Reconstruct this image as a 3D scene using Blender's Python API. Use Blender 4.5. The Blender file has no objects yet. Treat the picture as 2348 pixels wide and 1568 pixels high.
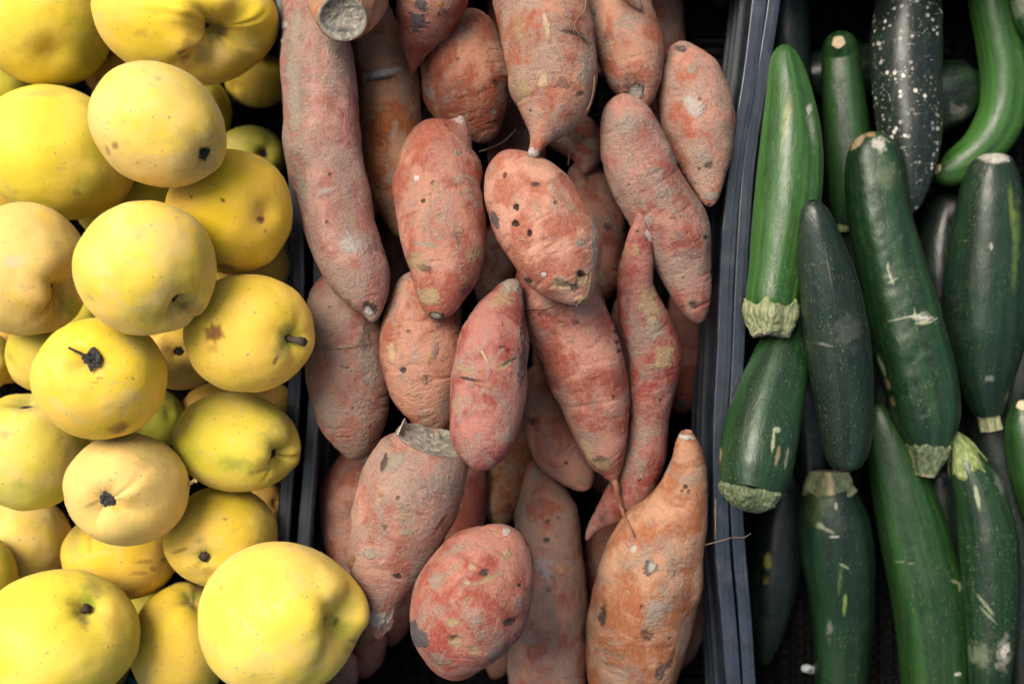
import bpy, math, random
import numpy as np

# ------------------------------------------------------------------ camera, sky, sun
HC = 1.00                 # camera height above the crate floors (m)
FPX = 2572.0              # focal length in pixels of a 2347 x 1568 picture
CX, CY = 1173.5, 784.0
scene = bpy.context.scene
col = scene.collection

cam_d = bpy.data.cameras.new("camera")
cam_d.sensor_width = 36.0
cam_d.lens = 36.0 * FPX / 2347.0
cam_d.clip_start = 0.01
cam_d.clip_end = 200
cam_d.dof.use_dof = True
cam_d.dof.focus_distance = 0.79
cam_d.dof.aperture_fstop = 4.0
cam_d.dof.aperture_blades = 9
cam = bpy.data.objects.new("camera", cam_d)
cam.location = (0, 0, HC)
col.objects.link(cam)
scene.camera = cam

SUN_EL, SUN_AZ = math.radians(52), math.radians(-46)     # azimuth from +Y, clockwise
world = bpy.data.worlds.new("World")
scene.world = world
world.use_nodes = True
wn = world.node_tree
bg = wn.nodes["Background"]
sky = wn.nodes.new("ShaderNodeTexSky")
sky.sky_type = 'NISHITA'
sky.sun_disc = False
sky.sun_elevation = SUN_EL
sky.sun_rotation = SUN_AZ
sky.air_density = 1.0
sky.dust_density = 5.0
sky.ozone_density = 1.0
hsv = wn.nodes.new("ShaderNodeHueSaturation")
hsv.inputs["Saturation"].default_value = 0.8            # hazy, overcast sky
wn.links.new(sky.outputs[0], hsv.inputs["Color"])
wn.links.new(hsv.outputs[0], bg.inputs["Color"])
bg.inputs["Strength"].default_value = 0.05

sun_d = bpy.data.lights.new("sun", 'SUN')
sun_d.energy = 1.5
sun_d.angle = math.radians(38)
sun_d.color = (1.0, 0.91, 0.78)
sun = bpy.data.objects.new("sun", sun_d)
d = (math.sin(SUN_AZ) * math.cos(SUN_EL), math.cos(SUN_AZ) * math.cos(SUN_EL), math.sin(SUN_EL))
from mathutils import Vector
sun.rotation_euler = Vector(d).to_track_quat('Z', 'Y').to_euler()
sun.location = (0, 0, 3)
col.objects.link(sun)

scene.view_settings.view_transform = 'Standard'
scene.view_settings.look = 'None'
scene.view_settings.exposure = 1.36
scene.view_settings.gamma = 1.0
scene.view_settings.use_curve_mapping = False
scene.render.engine = 'CYCLES'
scene.cycles.use_denoising = True
scene.cycles.max_bounces = 3
scene.cycles.diffuse_bounces = 1
scene.cycles.glossy_bounces = 2
scene.cycles.use_adaptive_sampling = True
scene.cycles.adaptive_threshold = 0.04
scene.cycles.caustics_reflective = False
scene.cycles.caustics_refractive = False

# ------------------------------------------------------------------ maths helpers
def wx(px, z): return (px - CX) * (HC - z) / FPX
def wy(py, z): return -(py - CY) * (HC - z) / FPX
def ppx(X, z): return CX + X * FPX / (HC - z)
def ppy(Y, z): return CY - Y * FPX / (HC - z)

def _hash(ix, iy, iz, seed):
    h = (ix * 374761393 + iy * 668265263 + iz * 2147483647 + seed * 974634777) & 0xffffffff
    h = ((h ^ (h >> 13)) * 1274126177) & 0xffffffff
    h = ((h ^ (h >> 16)) * 2246822519) & 0xffffffff
    return ((h ^ (h >> 15)) & 0xffff) / 32767.5 - 1.0

def vnoise(p, seed=0):
    """value noise in [-1,1], p (N,3)"""
    f = np.floor(p); t = p - f; i = f.astype(np.int64)
    t = t * t * (3 - 2 * t)
    out = 0
    for a in (0, 1):
        wa = t[:, 0] if a else 1 - t[:, 0]
        for b in (0, 1):
            wb = t[:, 1] if b else 1 - t[:, 1]
            for c in (0, 1):
                wc = t[:, 2] if c else 1 - t[:, 2]
                out = out + wa * wb * wc * _hash(i[:, 0] + a, i[:, 1] + b, i[:, 2] + c, seed)
    return out

def fbm(p, seed=0, octv=3):
    s = 0; a = 1.0; tot = 0
    for o in range(octv):
        s = s + a * vnoise(p * (2.03 ** o) + 7.3 * o, seed + o); tot += a; a *= 0.5
    return s / tot

def pchip(x, y, xi):
    x = np.asarray(x, float); y = np.asarray(y, float)
    h = np.diff(x); dl = np.diff(y) / h
    m = np.zeros_like(y)
    for k in range(1, len(x) - 1):
        if dl[k - 1] * dl[k] > 0:
            w1 = 2 * h[k] + h[k - 1]; w2 = h[k] + 2 * h[k - 1]
            m[k] = (w1 + w2) / (w1 / dl[k - 1] + w2 / dl[k])
    m[0] = dl[0]; m[-1] = dl[-1]
    return hermite(x, y, m, xi)

def hermite(x, y, m, xi):
    k = np.clip(np.searchsorted(x, xi) - 1, 0, len(x) - 2)
    h = x[k + 1] - x[k]; t = (xi - x[k]) / h
    return ((2 * t**3 - 3 * t**2 + 1) * y[k] + (t**3 - 2 * t**2 + t) * h * m[k]
            + (-2 * t**3 + 3 * t**2) * y[k + 1] + (t**3 - t**2) * h * m[k + 1])

def smooth(x, y, xi):
    x = np.asarray(x, float); y = np.asarray(y, float)
    m = np.gradient(y, x)
    return hermite(x, y, m, xi)

def sstep(a, b, x):
    t = np.clip((x - a) / (b - a), 0, 1)
    return t * t * (3 - 2 * t)

def nrm(v):
    return v / np.maximum(np.linalg.norm(v, axis=-1, keepdims=True), 1e-12)

# ------------------------------------------------------------------ shapes
def tube(pts, z, n, m, slope=0.0, kz=0.92, lobes=0, lobe_amp=0.0, lobe_ph=0.0, dense=True):
    """A round body round a spine of picture points (x, y, r[, dz]); every point is put at its own height.
    Returns verts (n*m,3), rest coords, section centres and radii."""
    pts = [tuple(p) + (0.0,) * (4 - len(p)) for p in pts]
    a = np.array(pts, float)
    seg = np.hypot(np.diff(a[:, 0]), np.diff(a[:, 1])) + np.abs(np.diff(a[:, 3])) * 3000 + 1e-3
    s = np.concatenate([[0], np.cumsum(seg)])
    L = s[-1]
    zc = z + a[:, 3] + slope * (s - L / 2) * 0.00032
    sc = (HC - zc) / FPX
    P = np.stack([(a[:, 0] - CX) * sc, -(a[:, 1] - CY) * sc, zc], 1)
    R = np.maximum(a[:, 2], 0) * sc
    u = np.linspace(0, 1, n)
    u = 0.55 * u + 0.45 * (0.5 - 0.5 * np.cos(np.pi * u))
    u = u * L
    C = np.stack([smooth(s, P[:, k], u) for k in range(3)], 1)
    r = np.sqrt(np.maximum(pchip(s, R**2, u), 0))
    r = np.maximum(r, 0.0004)
    T = nrm(np.gradient(C, axis=0))
    S = np.zeros_like(T); U = np.zeros_like(T)
    s0 = np.cross(T[n // 2], [0, 0, 1.0]); s0 = s0 / np.linalg.norm(s0)
    def transport(idx, sv):
        for i in idx:
            sv = sv - T[i] * np.dot(sv, T[i]); sv = sv / np.linalg.norm(sv)
            S[i] = sv
    transport(range(n // 2, n), s0)
    transport(range(n // 2, -1, -1), s0)
    U = np.cross(S, T)
    th = np.arange(m) / m * 2 * np.pi
    if dense: th = th + 0.33 * np.sin(th)
    # th = 0 is the underside
    cs, sn = np.cos(th), np.sin(th)
    lob = 1 + lobe_amp * np.cos(lobes * th[None, :] + lobe_ph) * np.ones((n, 1)) if lobes else np.ones((n, m))
    rr = r[:, None] * lob
    V = (C[:, None, :] - U[:, None, :] * (rr * cs[None, :] * kz)[:, :, None]
         + S[:, None, :] * (rr * sn[None, :])[:, :, None])
    arc = np.concatenate([[0], np.cumsum(np.linalg.norm(np.diff(C, axis=0), axis=1))])
    rest = np.stack([np.repeat(arc[:, None], m, 1), -rr * cs, rr * sn], 2)
    return V.reshape(-1, 3), rest.reshape(-1, 3), C, r

def tube_faces(n, m):
    i = np.arange(n - 1)[:, None]; j = np.arange(m)[None, :]
    a = i * m + j; b = i * m + (j + 1) % m
    f = np.stack([a, b, b + m, a + m], 2).reshape(-1, 4)
    return f

def quince_shape(q, z, n, m, sd=0):
    """q: x,y,rx,ry,rot(deg),pole(x,y),dimple,rib"""
    x, y, rx, ry, rot = q['x'], q['y'], q['rx'], q['ry'], math.radians(q.get('rot', 0))
    sc = (HC - z) / FPX
    c, s_ = math.cos(rot), math.sin(rot)
    if q.get('pole'):
        # picture rotation is clockwise positive in image space => negative in y-up
        tx_, ty_ = q['pole']
        dep0 = q.get('dim', .22); rz0 = .5 * (rx + ry) * q.get('kz', .95)
        for it in range(12):
            dx, dy = tx_ - x, -(ty_ - y)
            ex, ey = dx * c - dy * s_, dx * s_ + dy * c
            qx, qy = ex / rx, ey / ry
            k = math.hypot(qx, qy)
            if k > 0.96: qx, qy = qx / k * .96, qy / k * .96; k = .96
            a = np.array([qx, qy, math.sqrt(1 - k * k)])
            r0 = 1 - .3 * dep0
            pz = z + a[2] * r0 * rz0 * sc
            X_ = wx(x, z) + (qx * rx * c + qy * ry * s_) * r0 * sc
            Y_ = wy(y, z) + (-qx * rx * s_ + qy * ry * c) * r0 * sc
            tx_ += .7 * (q['pole'][0] - ppx(X_, pz)); ty_ += .7 * (q['pole'][1] - ppy(Y_, pz))
    else:
        rg = random.Random(sd)
        an = rg.uniform(0, 6.28)
        a = np.array([math.cos(an) * .75, math.sin(an) * .75, -.66])
    a = a / np.linalg.norm(a)
    h = np.array([0, 0, 1.0]) if abs(a[2]) < .9 else np.array([0, 1.0, 0])
    b1 = np.cross(a, h); b1 /= np.linalg.norm(b1); b2 = np.cross(a, b1)
    u = np.linspace(0, 1, n)
    ph = np.pi * (u ** 1.18)
    th = np.arange(m) / m * 2 * np.pi
    PH, TH = np.meshgrid(ph, th, indexing='ij')
    dep, wid, rib, rph = q.get('dim', .22), q.get('wid', .22), q.get('rib', .03), q.get('rph', sd * 1.7)
    nr = q.get('nr', 5)
    rho = 1.0 - dep * np.exp(-(PH / wid) ** 2) + .035 * np.exp(-((PH - .62) / .34) ** 2)
    ring = np.stack([np.cos(TH).ravel() * 1.25 + rph, np.sin(TH).ravel() * 1.25 - rph, PH.ravel() * .8 + sd], 1)
    lobe = 2.0 * vnoise(ring, sd + 31).reshape(PH.shape)            # uneven swellings round the hollow
    rho = rho + rib * lobe * np.exp(-((PH - .45) / .36) ** 2)
    rf = random.Random(sd + 77)
    for q_ in range(int(q.get('fold', 0) * 100)):                   # creases running into the hollow
        t0, dpt, ln, wd = rf.uniform(0, 6.283), rf.uniform(.5, 1.2), rf.uniform(.22, .5), rf.uniform(.08, .2)
        dt = np.angle(np.exp(1j * (TH - t0 - .5 * (PH - .3))))
        rho = rho - .045 * dpt * np.exp(-(dt / wd) ** 2) * np.exp(-((PH - .28) / ln) ** 2)
    rho = rho - .13 * np.exp(-((np.pi - PH) / .25) ** 2) - .04 * sstep(2.0, 3.1, PH)
    D = (a[None, None] * np.cos(PH)[..., None] + b1 * (np.sin(PH) * np.cos(TH))[..., None]
         + b2 * (np.sin(PH) * np.sin(TH))[..., None])
    D = D.reshape(-1, 3)
    rho = rho.reshape(-1)
    rho = rho + .035 * fbm(D * 1.6, sd, 2) + .010 * fbm(D * 4.5, sd + 5, 2)
    for (bx, by, br, bh) in q.get('bumps', []):
        ex0, ey0 = (bx - x), -(by - y)
        e = np.array([(ex0 * c - ey0 * s_) / rx, (ex0 * s_ + ey0 * c) / ry])
        kk = min(.99, np.hypot(*e)); dirv = np.array([e[0], e[1], math.sqrt(max(0, 1 - kk * kk))]); dirv /= np.linalg.norm(dirv)
        rho = rho + bh * np.exp(-(np.arccos(np.clip(D @ dirv, -1, 1)) / (br / rx)) ** 2)
    Q = D * rho[:, None]
    rz = .5 * (rx + ry) * q.get('kz', .95)
    ex, ey = Q[:, 0] * rx, Q[:, 1] * ry
    X = (ex * c + ey * s_); Y = (-ex * s_ + ey * c)
    ctr = np.array([wx(x, z), wy(y, z), z])
    V = np.stack([X * sc, Y * sc, Q[:, 2] * rz * sc], 1) + ctr
    # world axis of the visible pole and its surface point
    P0 = V[:m].mean(0)
    ax = nrm((V[m * 3:m * 4].mean(0) - P0)) * -1
    t = a.copy(); tx, ty = t[0] * rx, t[1] * ry
    ax = np.array([tx * c + ty * s_, -tx * s_ + ty * c, t[2] * rz]); ax = ax / np.linalg.norm(ax)
    return V, D * rx * sc, ctr, P0, ax

# ------------------------------------------------------------------ resting heights
CELL = 0.005
GX0, GY0, GNX, GNY = -.75, -.6, 300, 240
H = np.zeros((GNX, GNY))

def cells(V):
    i = np.clip(((V[:, 0] - GX0) / CELL).astype(int), 0, GNX - 1)
    j = np.clip(((V[:, 1] - GY0) / CELL).astype(int), 0, GNY - 1)
    return i * GNY + j

def need(V):
    """how far V has to rise so that it rests on what is already there"""
    c = cells(V)
    b = np.full(GNX * GNY, 9.0)
    np.minimum.at(b, c, V[:, 2])
    mask = b < 8
    return (H.ravel()[mask] - b[mask]).max()

def stamp(V):
    c = cells(V)
    h = H.ravel()
    np.maximum.at(h, c, V[:, 2])
    H[:] = h.reshape(GNX, GNY)

LOG = []
def settle(build, tol, slopes=(0.0,)):
    best = None
    for sl in slopes:
        z = 0.12
        for it in range(4):
            V = build(z, sl)
            z = z + need(V) - tol
        if best is None or z + 0.004 * abs(sl) < best[0]:
            best = (z + 0.004 * abs(sl), z, sl)
    _, z, sl = best
    LOG.append((round(z, 3), round(sl, 2)))
    stamp(build(z, sl))
    return z, sl

# ------------------------------------------------------------------ material helpers
class NT:
    def __init__(self, name):
        self.mat = bpy.data.materials.new(name)
        self.mat.use_nodes = True
        self.t = self.mat.node_tree
        self.b = self.t.nodes["Principled BSDF"]
    def n(self, typ, **kw):
        nd = self.t.nodes.new(typ)
        for k, v in kw.items():
            if k.startswith('i_'):
                nd.inputs[k[2:].replace('_', ' ')].default_value = v
            else:
                setattr(nd, k, v)
        return nd
    def l(self, a, b): self.t.links.new(a, b)
    def attr(self, name):
        return self.n("ShaderNodeAttribute", attribute_name=name)
    def mapped(self, vec, scale, loc=None):
        mp = self.n("ShaderNodeMapping")
        mp.inputs["Scale"].default_value = scale
        self.l(vec, mp.inputs["Vector"])
        return mp.outputs[0]
    def noise(self, vec, scale, detail=4, rough=.55, dist=0.0):
        nd = self.n("ShaderNodeTexNoise")
        nd.inputs["Scale"].default_value = scale
        nd.inputs["Detail"].default_value = detail
        nd.inputs["Roughness"].default_value = rough
        nd.inputs["Distortion"].default_value = dist
        self.l(vec, nd.inputs["Vector"])
        return nd.outputs["Fac"]
    def voro(self, vec, scale, feature='F1', rnd=1.0):
        nd = self.n("ShaderNodeTexVoronoi", feature=feature)
        nd.inputs["Scale"].default_value = scale
        nd.inputs["Randomness"].default_value = rnd
        self.l(vec, nd.inputs["Vector"])
        return nd
    def ramp(self, fac, a, b, lo=0.0, hi=1.0):
        nd = self.n("ShaderNodeMapRange", interpolation_type='SMOOTHSTEP')
        nd.inputs["From Min"].default_value = a; nd.inputs["From Max"].default_value = b
        nd.inputs["To Min"].default_value = lo; nd.inputs["To Max"].default_value = hi
        self.l(fac, nd.inputs["Value"])
        return nd.outputs[0]
    def math(self, op, a, b=None):
        nd = self.n("ShaderNodeMath", operation=op)
        for k, v in enumerate((a, b)):
            if v is None: continue
            if isinstance(v, (int, float)): nd.inputs[k].default_value = v
            else: self.l(v, nd.inputs[k])
        return nd.outputs[0]
    def mix(self, fac, a, b, blend='MIX'):
        nd = self.n("ShaderNodeMix", data_type='RGBA', blend_type=blend)
        for sock, v in (('Factor', fac), ('A', a), ('B', b)):
            s = [x for x in nd.inputs if x.name == sock and x.enabled and (x.type == ('VALUE' if sock == 'Factor' else 'RGBA'))][0]
            if isinstance(v, (int, float)): s.default_value = v
            elif isinstance(v, tuple): s.default_value = v + (1.0,) if len(v) == 3 else v
            else: self.l(v, s)
        return [o for o in nd.outputs if o.type == 'RGBA'][0]
    def hsv(self, colr, h=.5, s=1, v=1):
        nd = self.n("ShaderNodeHueSaturation")
        nd.inputs["Hue"].default_value = h; nd.inputs["Saturation"].default_value = s; nd.inputs["Value"].default_value = v
        self.l(colr, nd.inputs["Color"])
        return nd.outputs[0]
    def bump(self, height, dist, strength=1.0, normal=None):
        nd = self.n("ShaderNodeBump")
        nd.inputs["Distance"].default_value = dist
        nd.inputs["Strength"].default_value = strength
        self.l(height, nd.inputs["Height"])
        if normal is not None: self.l(normal, nd.inputs["Normal"])
        return nd.outputs[0]
    def rest(self):
        """skin coordinates in metres along and round the body, shifted for every object"""
        at = self.attr("rest")
        oi = self.n("ShaderNodeObjectInfo")
        sc = self.n("ShaderNodeVectorMath", operation='SCALE')
        cmb = self.n("ShaderNodeCombineXYZ")
        self.l(oi.outputs["Random"], cmb.inputs[0]); self.l(oi.outputs["Random"], cmb.inputs[1])
        sc.inputs["Scale"].default_value = 7.0
        self.l(cmb.outputs[0], sc.inputs[0])
        ad = self.n("ShaderNodeVectorMath", operation='ADD')
        self.l(at.outputs["Vector"], ad.inputs[0]); self.l(sc.outputs[0], ad.inputs[1])
        return ad.outputs[0], oi, at.outputs["Vector"]

def simple(name, rgb, rough=.6, spec=.4, var=.25, scale=300, bumpd=.0004):
    k = NT(name)
    tc = k.n("ShaderNodeTexCoord")
    nz = k.noise(tc.outputs["Object"], scale, 5, .6)
    c = k.mix(k.ramp(nz, .3, .7), tuple(x * (1 - var) for x in rgb), tuple(min(1, x * (1 + var)) for x in rgb))
    k.l(c, k.b.inputs["Base Color"])
    k.b.inputs["Roughness"].default_value = rough
    k.b.inputs["Specular IOR Level"].default_value = spec
    k.l(k.bump(nz, bumpd), k.b.inputs["Normal"])
    return k.mat

def potato_mat():
    k = NT("sweet_potato_skin")
    v, oi, raw = k.rest()
    base = oi.outputs["Color"]
    big = k.noise(v, 34, 5, .6, .3)
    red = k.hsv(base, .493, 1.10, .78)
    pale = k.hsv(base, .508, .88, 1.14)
    c = k.mix(k.ramp(big, .42, .58), red, pale)
    # long skin fibres
    fib = k.noise(k.mapped(v, (120, 700, 700)), 1, 4, .6)
    c = k.mix(k.ramp(fib, .42, .75, 0, .38), c, k.hsv(base, .505, .80, 1.28))
    c = k.mix(k.ramp(fib, .46, .25, 0, .35), c, k.hsv(base, .49, 1.05, .62))
    # dry soil film
    soil_n = k.noise(k.mapped(v, (30, 42, 42)), 1, 6, .7, .6)
    amt = k.math('MULTIPLY', oi.outputs["Alpha"], .255)
    thr = k.math('SUBTRACT', .66, amt)
    soil = k.math('SUBTRACT', soil_n, thr)
    soil = k.ramp(soil, -.03, .10, 0, .70)
    grit = k.noise(v, 900, 3, .6)
    soilc = k.mix(k.ramp(grit, .35, .65), (.22, .16, .12), (.38, .29, .23))
    c = k.mix(soil, c, soilc)
    # scattered scars across the root: corky tan marks with darker rims
    dist = k.noise(v, 160, 3, .6)
    dv = k.n("ShaderNodeVectorMath", operation='SCALE'); dv.inputs["Scale"].default_value = .014
    cmb = k.n("ShaderNodeCombineXYZ"); k.l(dist, cmb.inputs[0]); k.l(k.noise(v, 190, 2), cmb.inputs[1]); k.l(cmb.outputs[0], dv.inputs[0])
    vd = k.n("ShaderNodeVectorMath", operation='ADD'); k.l(v, vd.inputs[0]); k.l(dv.outputs[0], vd.inputs[1])
    vo = k.voro(k.mapped(vd.outputs[0], (175, 80, 80)), 1)
    sep = k.n("ShaderNodeSeparateColor"); k.l(vo.outputs["Color"], sep.inputs[0])
    pick = k.ramp(sep.outputs[0], .84, .87)
    core = k.math('MULTIPLY', k.ramp(vo.outputs["Distance"], .34, .16), pick)
    rim = k.math('MULTIPLY', k.ramp(vo.outputs["Distance"], .50, .32), pick)
    c = k.mix(k.math('MULTIPLY', rim, .2), c, k.hsv(base, .5, .8, .45))
    c = k.mix(k.math('MULTIPLY', core, .55), c, k.mix(sep.outputs[1], (.46, .30, .15), (.30, .24, .19)))
    # small round lenticels / pits
    vp = k.voro(v, 120)
    sp = k.n("ShaderNodeSeparateColor"); k.l(vp.outputs["Color"], sp.inputs[0])
    pit = k.math('MULTIPLY', k.ramp(vp.outputs["Distance"], .24, .10), k.ramp(sp.outputs[0], .94, .96))
    c = k.mix(k.math('MULTIPLY', pit, .6), c, (.07, .05, .04))
    # crumbs of dried soil and skin flakes
    fk = k.noise(k.mapped(v, (330, 230, 230)), 1, 4, .7, .8)
    c = k.mix(k.ramp(fk, .56, .70, 0, .62), c, k.mix(big, (.36, .25, .15), (.30, .26, .22)))
    c = k.mix(k.ramp(fk, .42, .28, 0, .6), c, k.hsv(base, .49, .9, .42))
    # grey-violet bruised flecks
    fl = k.noise(k.mapped(v, (80, 80, 80)), 1, 6, .7, 1.0)
    c = k.mix(k.ramp(fl, .58, .72, 0, .62), c, (.17, .135, .13))
    st = k.attr("stain")
    ragn = k.noise(v, 330, 4, .7)
    sa0 = k.math('ADD', st.outputs["Alpha"], k.math('MULTIPLY', k.math('SUBTRACT', ragn, .5), 1.5))
    sa = k.math('MULTIPLY', k.ramp(sa0, .18, .75), k.ramp(st.outputs["Alpha"], .02, .6, 0, .95))
    c = k.mix(sa, c, k.mix(k.ramp(ragn, .35, .65, 0, .6), st.outputs["Color"], k.mix(.14, k.hsv(st.outputs["Color"], .5, .95, .62), base)))
    k.l(c, k.b.inputs["Base Color"])
    k.b.inputs["Roughness"].default_value = .72
    k.b.inputs["Specular IOR Level"].default_value = .28
    wr = k.noise(k.mapped(v, (520, 260, 260)), 1, 4, .6, .4)
    b1 = k.bump(wr, .0016, .6)
    b2 = k.bump(fib, .0006, .5, b1)
    hh = k.math('SUBTRACT', k.math('MULTIPLY', core, .55), k.math('MULTIPLY', rim, .28))
    hh = k.math('SUBTRACT', hh, k.math('MULTIPLY', pit, 1.6))
    hh = k.math('ADD', hh, k.math('ADD', k.math('MULTIPLY', soil, .35), k.math('MULTIPLY', fk, .9)))
    hh = k.math('ADD', hh, k.math('MULTIPLY', k.math('MULTIPLY', sa, ragn), 1.1))
    b3 = k.bump(hh, .0012, .8, b2)
    b4 = k.bump(grit, .0008, .5, b3)
    k.l(b4, k.b.inputs["Normal"])
    return k.mat

def zucchini_mat(name, spots=False, streak=.5):
    k = NT(name)
    v, oi, raw = k.rest()
    base = oi.outputs["Color"]
    # soft lengthwise bands
    sx = k.n("ShaderNodeSeparateXYZ"); k.l(raw, sx.inputs[0])
    ang = k.math('ARCTAN2', sx.outputs[2], sx.outputs[1])
    cb = k.n("ShaderNodeCombineXYZ")
    k.l(k.math('MULTIPLY', k.math('SINE', ang), 2.2), cb.inputs[1]); k.l(k.math('MULTIPLY', k.math('COSINE', ang), 2.2), cb.inputs[2])
    k.l(k.math('ADD', k.math('MULTIPLY', sx.outputs[0], 3.0), k.math('MULTIPLY', oi.outputs["Random"], 50)), cb.inputs[0])
    band = k.noise(cb.outputs[0], 1.6, 5, .6)
    c = k.mix(k.ramp(band, .35, .68), k.hsv(base, .505, 1.0, .62), k.hsv(base, .495, 1.05, 1.0 + streak))
    blot = k.noise(v, 70, 5, .65)
    c = k.mix(k.ramp(blot, .45, .8, 0, .4), c, k.hsv(base, .49, .95, 1.6))
    # pale flecks, longer than wide
    for sc, th, e, amt in (((150, 420, 420), .46, .30, .45), ((300, 700, 700), .34, .36, .38)):
        vo = k.voro(k.mapped(v, sc), 1)
        sp = k.n("ShaderNodeSeparateColor"); k.l(vo.outputs["Color"], sp.inputs[0])
        f = k.math('MULTIPLY', k.ramp(vo.outputs["Distance"], e, e * .45), k.ramp(sp.outputs[0], th, th + .3))
        f = k.math('MULTIPLY', f, k.ramp(k.noise(v, 45, 3), .36, .60, .2, 1))
        c = k.mix(k.math('MULTIPLY', f, amt), c, k.mix(.75, base, (.19, .27, .09)))
    if spots:
        vo = k.voro(v, 190)
        sp = k.n("ShaderNodeSeparateColor"); k.l(vo.outputs["Color"], sp.inputs[0])
        clus = k.ramp(k.noise(v, 60, 3), .42, .60)
        f = k.math('MULTIPLY', k.ramp(vo.outputs["Distance"], .40, .26), k.ramp(sp.outputs[0], .40, .5))
        c = k.mix(k.math('MULTIPLY', f, clus), c, (.62, .58, .50))
        v2 = k.voro(v, 420)
        s2 = k.n("ShaderNodeSeparateColor"); k.l(v2.outputs["Color"], s2.inputs[0])
        f2 = k.math('MULTIPLY', k.ramp(v2.outputs["Distance"], .36, .2), k.ramp(s2.outputs[0], .6, .65))
        c = k.mix(k.math('MULTIPLY', k.math('MULTIPLY', f2, clus), .6), c, (.5, .5, .45))
    # faint dusty bloom and fine scratches
    scr = k.noise(k.mapped(v, (60, 900, 900)), 1, 4, .6)
    c = k.mix(k.ramp(scr, .62, .78, 0, .14), c, (.30, .33, .28))
    st = k.attr("stain")
    sa = k.math('MULTIPLY', st.outputs["Alpha"], k.ramp(k.noise(v, 330, 4, .65), .25, .5, .35, 1.0))
    c = k.mix(sa, c, st.outputs["Color"])
    k.l(c, k.b.inputs["Base Color"])
    rgh = k.ramp(k.noise(v, 55, 6, .65), .25, .75, .30, .52)
    k.l(rgh, k.b.inputs["Roughness"])
    k.b.inputs["Specular IOR Level"].default_value = .55
    k.b.inputs["Coat Weight"].default_value = .12
    k.b.inputs["Coat Roughness"].default_value = .35
    wv = k.noise(k.mapped(v, (60, 110, 110)), 1, 4, .6, .3)
    b1 = k.bump(wv, .0016, .5)
    b2 = k.bump(k.noise(v, 700, 3, .6), .0004, .35, b1)
    k.l(b2, k.b.inputs["Normal"])
    return k.mat

def quince_mat():
    k = NT("quince_skin")
    v, oi, raw = k.rest()
    base = oi.outputs["Color"]
    big = k.noise(v, 20, 4, .55, .2)
    c = k.mix(k.ramp(big, .36, .66), k.hsv(base, .512, 1.03, .90), k.hsv(base, .497, .97, 1.06))
    # felt (down) that has not rubbed off: duller, peach-grey
    fz = k.noise(v, 30, 5, .68, .5)
    thr = k.math('SUBTRACT', .70, k.math('MULTIPLY', oi.outputs["Alpha"], .34))
    felt = k.ramp(k.math('SUBTRACT', fz, thr), -.05, .12, 0, .62)
    fine = k.noise(v, 1300, 3, .6)
    c = k.mix(felt, c, k.mix(k.ramp(fine, .3, .7), (.70, .48, .15), (.84, .64, .27)))
    # grey-olive rubbed areas
    ol = k.noise(v, 48, 4, .7, .4)
    c = k.mix(k.ramp(ol, .60, .74, 0, .36), c, (.46, .38, .13))
    # tiny dark lenticels and brown nicks
    vo = k.voro(v, 210)
    sp = k.n("ShaderNodeSeparateColor"); k.l(vo.outputs["Color"], sp.inputs[0])
    f = k.math('MULTIPLY', k.ramp(vo.outputs["Distance"], .17, .08), k.ramp(sp.outputs[0], .55, .6))
    c = k.mix(k.math('MULTIPLY', f, .6), c, (.24, .16, .05))
    scf = k.noise(k.mapped(v, (60, 150, 95)), 1, 6, .75, .7)
    c = k.mix(k.ramp(scf, .59, .70, 0, .55), c, (.44, .34, .17))
    # grey lint crumbs
    v2 = k.voro(k.mapped(v, (120, 170, 150)), 1)
    s2 = k.n("ShaderNodeSeparateColor"); k.l(v2.outputs["Color"], s2.inputs[0])
    lint = k.math('MULTIPLY', k.ramp(k.math('ADD', v2.outputs["Distance"], k.math('MULTIPLY', fine, .15)), .24, .16), k.ramp(s2.outputs[1], .80, .82))
    c = k.mix(k.math('MULTIPLY', lint, .75), c, (.42, .36, .24))
    st = k.attr("stain")
    sa = k.math('MULTIPLY', st.outputs["Alpha"], k.ramp(k.noise(v, 380, 4, .65), .2, .45, .55, 1.0))
    c = k.mix(sa, c, st.outputs["Color"])
    k.l(c, k.b.inputs["Base Color"])
    k.b.inputs["Roughness"].default_value = .62
    k.b.inputs["Specular IOR Level"].default_value = .25
    k.b.inputs["Sheen Weight"].default_value = .10
    k.b.inputs["Sheen Roughness"].default_value = .55
    k.b.inputs["Sheen Tint"].default_value = (1, .93, .72, 1)
    b1 = k.bump(k.noise(v, 45, 4, .6), .0014, .5)
    b2 = k.bump(fine, .0004, .35, b1)
    b3 = k.bump(lint, .0008, .6, b2)
    k.l(b3, k.b.inputs["Normal"])
    return k.mat

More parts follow.
